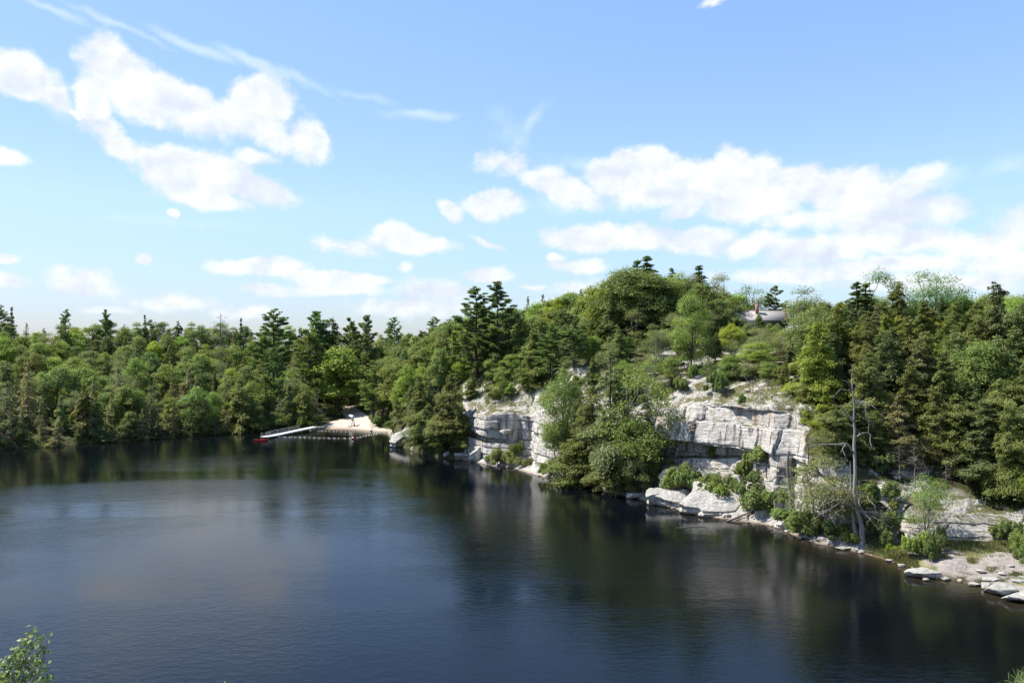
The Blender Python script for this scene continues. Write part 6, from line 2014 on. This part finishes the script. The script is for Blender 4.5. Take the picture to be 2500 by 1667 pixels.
def build_clifftop():
    fence((1388, 1446), 169.5, 167.0, 916, 'weathered two-rail fence at the lookout beside the standing visitor')
    fence((1556, 1700), 160.5, 156.8, 909.5, 'weathered two-rail fence along the stone path above the main cliff')
    fence((1846, 1905), 172, 170.0, 852, 'short stretch of fence among the trees below the house')
    X, Y, z = gpt(1383.5, 172.0)
    person((X, Y, zat(920, 172.0)), R(160), J_STAND, J_RAD, J_E, 'person in a pale shirt standing at the lookout fence, half hidden by a leafy tree', [('shirt', M['cloth_white'], SHIRT, 1.12), ('shorts', M['cloth_green'], SHORTS, 1.12)])
    X, Y, z = gpt(1347, 176)
    mb = MB(); mb.tube([(0, 0, -.8), (0, 0, 1.25)], .1, 8); o = mb.build('wooden_post', M['dead'], smooth=True); o.location = (X, Y, zat(906, 176)); tag(o, 'pale upright post in the dark wood left of the visitor', 'post')
    # retaining wall carrying the path
    A = np.array(at(1585, 910.5, 157.5)); B = np.array(at(1716, 908.5, 154.0)); t = empty('stone_retaining_wall', tuple(A)); tag(t, 'dark dry-stone retaining wall with pale coping that carries the cliff-top path', 'wall')
    d = B - A
    mb = MB(); n = 15
    for i in range(n):
        a = d * (i / n + .003); b = d * ((i + 1) / n - .003); j = np.random.RandomState(i).uniform(-.04, .04)
        mb.bar(a + (0, .55, -.14 + j), b + (0, .55, -.14 + j), 1.5, .28)
    mb.build('coping', M['coping'], t)
    mb = MB(); mb.bar((0, .65, -1.5), d + (0, .65, -1.5), 1.1, 2.4); mb.build('wall', M['drystone'], t)
    # house
    Yh = 186.0; zr = zat(758, Yh); ze = zat(781.5, Yh - 3.0)
    c = at(1852, 781, Yh); L2 = 5.35
    gz = 28.0
    t = empty('shingled_house', (c.x, Yh, gz), R(-3)); tag(t, 'small dark house with a pale shingled roof half hidden by the hilltop trees', 'house')
    zr -= gz; ze -= gz
    mb = MB()
    for sgn in (-1, 1):
        a = np.array([[-L2 - .45, 0, zr], [L2 + .35, 0, zr], [L2 + .45, sgn * 3.2, ze], [-L2 - .45, sgn * 3.2, ze]])
        b = a - (0, 0, .14)
        f = [[0, 1, 2, 3], [7, 6, 5, 4], [0, 4, 5, 1], [1, 5, 6, 2], [2, 6, 7, 3], [3, 7, 4, 0]]
        mb.add(np.vstack([a, b]), f)
    rf = mb.build('roof', M['shingle'], t)
    mb = MB()
    for sx in (-1, 1):
        mb = MB()
        for sg in (-1, 1):
            mb.bar((sx * (L2 + .44), 0, zr + .03), (sx * (L2 + .46), sg * 3.25, ze + .03), .1, .2)
        mb.build('trim', M['trim'], rf)
    mb = MB(); mb.bar((-L2 - .4, 0, zr + .05), (L2 + .35, 0, zr + .05), .22, .1); mb.build('ridge_cap', M['shingle'], rf)
    mb = MB(); mb.box((-.55, -.9, zr + .1), (.33, .33, 1.45)); mb.box((-.55, -.9, zr + 1.6), (.4, .4, .09)); mb.build('chimney', M['brick'], rf)
    mb = MB(); hw = 2.65
    mb.box((0, 0, (ze + .1) / 2 - .3), (L2, hw, (ze + .25) / 2 + .3))
    for sx in (-1, 1):
        v = np.array([[sx * L2, -hw, ze], [sx * L2, hw, ze], [sx * L2, 0, zr - .2]] + [[sx * (L2 - .1), -hw, ze], [sx * (L2 - .1), hw, ze], [sx * (L2 - .1), 0, zr - .2]])
        mb.add(v, [[0, 1, 2, 2], [3, 5, 4, 4], [0, 2, 5, 3], [1, 4, 5, 2]])
    wl = mb.build('wall', M['board'], t)
    for x in (-3.6, -1.2, 3.2):
        mb = MB(); mb.box((x, -hw - .02, 1.5), (.5, .03, .6)); w = mb.build('window', M['white'], t)
        mb = MB(); mb.box((x, -hw - .056, 1.5), (.42, .012, .52)); mb.build('pane', M['glass'], w)
    mb = MB(); mb.box((1.2, -hw - .02, 1.0), (.45, .03, 1.0)); mb.build('door', M['bark'], t)


def build_foreground():
    """branch tips of small trees rooted on the ledge below the viewer"""
    mb = MB()
    rs = np.random.RandomState(31)
    xs = np.linspace(-40, 30, 71); ys = np.linspace(-30, 13.5, 45)
    X, Y_ = np.meshgrid(xs, ys, indexing='ij')
    Z = 16.2 + 1.2 * fbm(X * .2, Y_ * .2, 0, 4, 71) + np.clip(-Y_ - 2, 0, 10) * .9
    edge = np.clip((Y_ - 11.5) / 2.0, 0, 1); Z = Z * (1 - edge) + -3 * edge; 
    ii, jj = np.meshgrid(np.arange(70), np.arange(44), indexing='ij')
    mb.add(np.stack([X, Y_ + .8 * fbm(X * .3, Z * .3, 0, 3, 72), Z], -1).reshape(-1, 3), np.stack([ii * 45 + jj, (ii + 1) * 45 + jj, (ii + 1) * 45 + jj + 1, ii * 45 + jj + 1], -1).reshape(-1, 4))
    tag(mb.build('near_cliff', M['cliff']), kind='structure')
    mat = leaf_mat('sapling_leaves', (0.09, 0.14, 0.04), (0.18, 0.25, 0.07), (0.33, 0.38, 0.17), .35, .45, .3)

    def sapling(foot, twigs, leaf, nleaf, label, kind='birch_sapling', needles=False):
        t = empty(kind, tuple(foot)); tag(t, label, 'tree')
        fo = np.array(foot); st = MB(); cr = MB()
        main = np.array(twigs[0][-1]) - fo
        stem = limb(rs, (0, 0, -.2), main, 10, .012)
        st.tube(stem, np.linspace(.05, .006, 10), 7)
        for tw_ in twigs:
            p = [np.array(q) - fo for q in tw_]
            i = np.argmin(np.abs(stem[:, 2] - (p[0][2] - .5)))
            l = limb(rs, stem[i], p[0], 5, .04); st.tube(l, np.linspace(.018, .008, 5), 5)
            st.tube(p, np.linspace(.008, .003, len(p)), 5)
            P = np.array(p); cum = np.linspace(0, 1, len(P))
            k = nleaf
            s = rs.uniform(0, 1, k)
            c = np.stack([np.interp(s, cum, P[:, j]) for j in range(3)], 1)
            spread = .10 * (1 - .75 * s)[:, None] + .02
            off = rs.normal(0, 1, (k, 3)) * spread * (1, 1, .7)
            pos = c + off
            for a, b in zip(c[::3], pos[::3]):
                st.tube([a, b], [.003, .0015], 3)
            if needles:
                dirv = unit(rs.normal(0, 1, (k, 3)) * .7 + (0, 0, .9)); n = unit(np.cross(dirv, rs.normal(0, 1, (k, 3))))
                cr.quads(pos + dirv * leaf, dirv * leaf, np.cross(dirv, n) * leaf * .06, rs.uniform(.3, 1, k))
            else:
                N = unit(off) * .5 + (-.25, -.35, .6)
                U, V = leaf_axes(rs, N, leaf * rs.uniform(.6, 1.25, k), .62, .6)
                fold = unit(np.cross(U, V)) * (leaf * .18)
                # pointed oval leaf of six corners folded along its rib
                v = np.stack([pos - U, pos - U * .25 - V + fold, pos + U * .5 - V * .8 + fold, pos + U * 1.15, pos + U * .5 + V * .8 + fold, pos - U * .25 + V + fold], 1).reshape(-1, 3)
                i0 = np.arange(k)[:, None] * 6
                f = np.concatenate([i0 + [0, 1, 2, 3], i0 + [0, 3, 4, 5]])
                tt = np.tile(rs.uniform(0, 1, k), 2)
                cr.add(v, f, tt)
        st.build('trunk', M['bark_pale'], t, smooth=True); cr.build('crown', mat, t)
    Y = 11.0
    Q = lambda px, py, dy=0: tuple(at(px, py, Y + dy))
    sapling(at(45, 1667, Y) - Vector((0, 0, 4.2)), [
        [Q(52, 1700), Q(62, 1640), Q(74, 1580), Q(87, 1528)],
        [Q(60, 1690, .1), Q(85, 1630, .1), Q(98, 1590, .1), Q(103, 1546, .1)],
        [Q(45, 1700, -.1), Q(50, 1650), Q(62, 1600), Q(72, 1556)],
        [Q(30, 1700, .1), Q(25, 1660), Q(22, 1630), Q(26, 1604)],
        [Q(40, 1700, -.2), Q(38, 1650), Q(44, 1612), Q(52, 1580)],
        [Q(80, 1710), Q(100, 1680), Q(112, 1660), Q(120, 1642)],
        [Q(20, 1720), Q(14, 1690), Q(12, 1665), Q(10, 1640)],
        [Q(70, 1710, .2), Q(82, 1670, .2), Q(90, 1640, .2), Q(96, 1606, .2)]], .033, 95, 'leafy birch sapling tip in the lower left corner, close to the viewer')
    sapling(at(541, 1700, Y) - Vector((0, 0, 3.9)), [[Q(540, 1720), Q(541, 1690), Q(540, 1664)], [Q(532, 1730), Q(530, 1700), Q(527, 1668)]], .028, 26, 'tip of a second sapling just showing at the bottom edge left of centre')
    Y = 8.5
    sapling(at(2510, 1700, Y) - Vector((0, 0, 3.6)), [[Q(2520, 1740), Q(2512, 1700), Q(2502, 1655)], [Q(2500, 1740), Q(2496, 1700), Q(2488, 1668)], [Q(2520, 1720), Q(2530, 1690), Q(2534, 1640)]], .055, 260, 'needle tuft of a young pine in the lower right corner, close to the viewer', 'pine_sapling', True)


def build_cover():
    rs = np.random.RandomState(91)
    # undergrowth under the woods
    mb = MB(); P = []
    def scatter(n, pxr, dr, hmax, size, tone):
        px = rs.uniform(*pxr, n); d = rs.uniform(*dr, n)
        sy, sz = station(px)
        Y = sy[:, 1] + d; X = (px - 1250) / F * Y
        z = np.array([np.interp(Y[i], np.maximum.accumulate(sy[i]), sz[i]) for i in range(n)])
        m = fbm(X * .35, Y * .35, 0, 3, 93) > -.12
        X, Y, z = X[m], Y[m], z[m]; n = len(X)
        hgt = hmax * (.3 + .7 * rs.uniform(0, 1, n)) * (.6 + .8 * fbm(X * .5, Y * .5, 0, 2, 94))
        for k in range(7):
            q = rs.uniform(0, 1, n)
            pos = np.stack([X + rs.normal(0, .35, n), Y + rs.normal(0, .35, n), z + .05 + hgt * q], 1)
            U, V = leaf_axes(rs, np.tile([-.1, -.3, 1.], (n, 1)), size * rs.uniform(.6, 1.3, n), .6, .6)
            mb.quads(pos, U, V, rs.uniform(.1, .8, n))
    scatter(9000, (-200, 760), (0.2, 60), 1.5, .17, 0)
    scatter(2600, (-200, 745), (-0.8, 3.0), 1.6, .16, 0)
    scatter(1200, (905, 1130), (0.0, 30), 1.6, .15, 0)
    scatter(5200, (1130, 1560), (12, 40), 1.1, .12, 0)
    scatter(3000, (1935, 2640), (10, 40), .7, .10, 0)
    o = mb.build('undergrowth', M['broad']); o.color = (.85, .85, .8, 1); tag(o, 'low green undergrowth covering the ground beneath the trees', 'undergrowth', None, 'stuff')
    # heath and small plants on the cliff top and on the rubble
    mb = MB()
    n = 5200
    px = rs.uniform(1180, 1940, n); sy, sz = station(px); q = rs.uniform(0, 1, n)
    a = sy[:, 7] + 1; b = sy[:, 9] + 8; Y = a + (b - a) * q; X = (px - 1250) / F * Y
    z = np.array([np.interp(Y[i], np.maximum.accumulate(sy[i]), sz[i]) for i in range(n)])
    m = fbm(X * .28, Y * .28, 0, 3, 95) > .0
    X, Y, z = X[m], Y[m], z[m]; n = len(X); hg = rs.uniform(.3, 1.3, n)
    for k in range(12):
        pos = np.stack([X + rs.normal(0, .3, n), Y + rs.normal(0, .3, n), z + .02 + hg * rs.uniform(0, 1, n)], 1)
        U, V = leaf_axes(rs, np.tile([-.1, -.3, 1.], (n, 1)), .085 * rs.uniform(.6, 1.3, n), .6, .7)
        mb.quads(pos, U, V, rs.uniform(.1, .9, n))
    o = mb.build('heath', M['broad']); o.color = (1.1, .95, .9, 1); tag(o, 'patchy heath and seedlings growing among the cliff-top rocks', 'heath', None, 'stuff')
    # grass: blades leaning from their tufts
    mb = MB()
    def tufts(px, Y, hgt, nb, spread=.12):
        n = len(px); X = (px - 1250) / F * Y
        z = np.array([ground_z(x, y) for x, y in zip(X, Y)])
        for k in range(nb):
            bx = X + rs.normal(0, spread, n); by = Y + rs.normal(0, spread, n)
            hh = hgt * rs.uniform(.5, 1.2, n); lx = rs.normal(0, .3, n) * hh; ly = rs.normal(0, .3, n) * hh
            w = .014 + .01 * rs.uniform(0, 1, n)
            v = np.stack([np.stack([bx - w, by, z - .03], 1), np.stack([bx + w, by, z - .03], 1), np.stack([bx + w * .5 + lx * .6, by + ly * .6, z + hh * .75], 1), np.stack([bx + lx, by + ly, z + hh], 1)], 1).reshape(-1, 3)
            mb.add(v, np.arange(4 * n).reshape(-1, 4), rs.uniform(0, 1, n))
    px = rs.uniform(2110, 2240, 1500); Y = np.array([shore_Y(p) for p in px]) + rs.uniform(.4, 6.5, 1500); tufts(px, Y, .26, 6)
    px = rs.uniform(2285, 2560, 1500); Y = np.array([float(np.interp(p, CPX, CY[:, 2])) for p in px]) - rs.uniform(-.4, 1.0, 1500) ** 2 * 3.4; tufts(px, Y, np.where(px > 2420, .6, .42), 7)
    px = rs.normal(2185, 9, 260); tufts(px, rs.normal(98.6, .5, 260), .75, 6)
    for cx, cy in ((2398, 1397), (2448, 1402), (2345, 1392), (2420, 1378), (2300, 1350), (2480, 1390), (2330, 1348), (2370, 1360)):
        Yc = (H - 1.0) * F / (cy - HY); tufts(rs.normal(cx, 9, 90), rs.normal(Yc, .45, 90), .2, 6)
    px = rs.uniform(1178, 1440, 2600); sy, _ = station(px); Y = sy[:, 7] + rs.uniform(.3, 1, 2600) ** 1 * (sy[:, 9] - sy[:, 7]); m = fbm(px * .03, Y * .25, 0, 2, 97) > -.05; tufts(px[m], Y[m], .42, 6, .2)
    px = rs.uniform(1560, 1940, 2600); sy, _ = station(px); Y = sy[:, 7] + rs.uniform(0, 1, 2600) * (sy[:, 9] - sy[:, 7]); m = fbm(px * .03, Y * .25, 0, 2, 98) > .05; tufts(px[m], Y[m], .35, 6, .2)
    px = rs.uniform(1150, 1560, 300); 
    o = mb.build('grass', M['grass']); tag(o, 'tufts of green and straw coloured grass on the shelf and rock terraces', 'grass', None, 'stuff')


build_dock()
build_buoys()
build_lifeguard()
build_clifftop()
build_foreground()
build_cover()
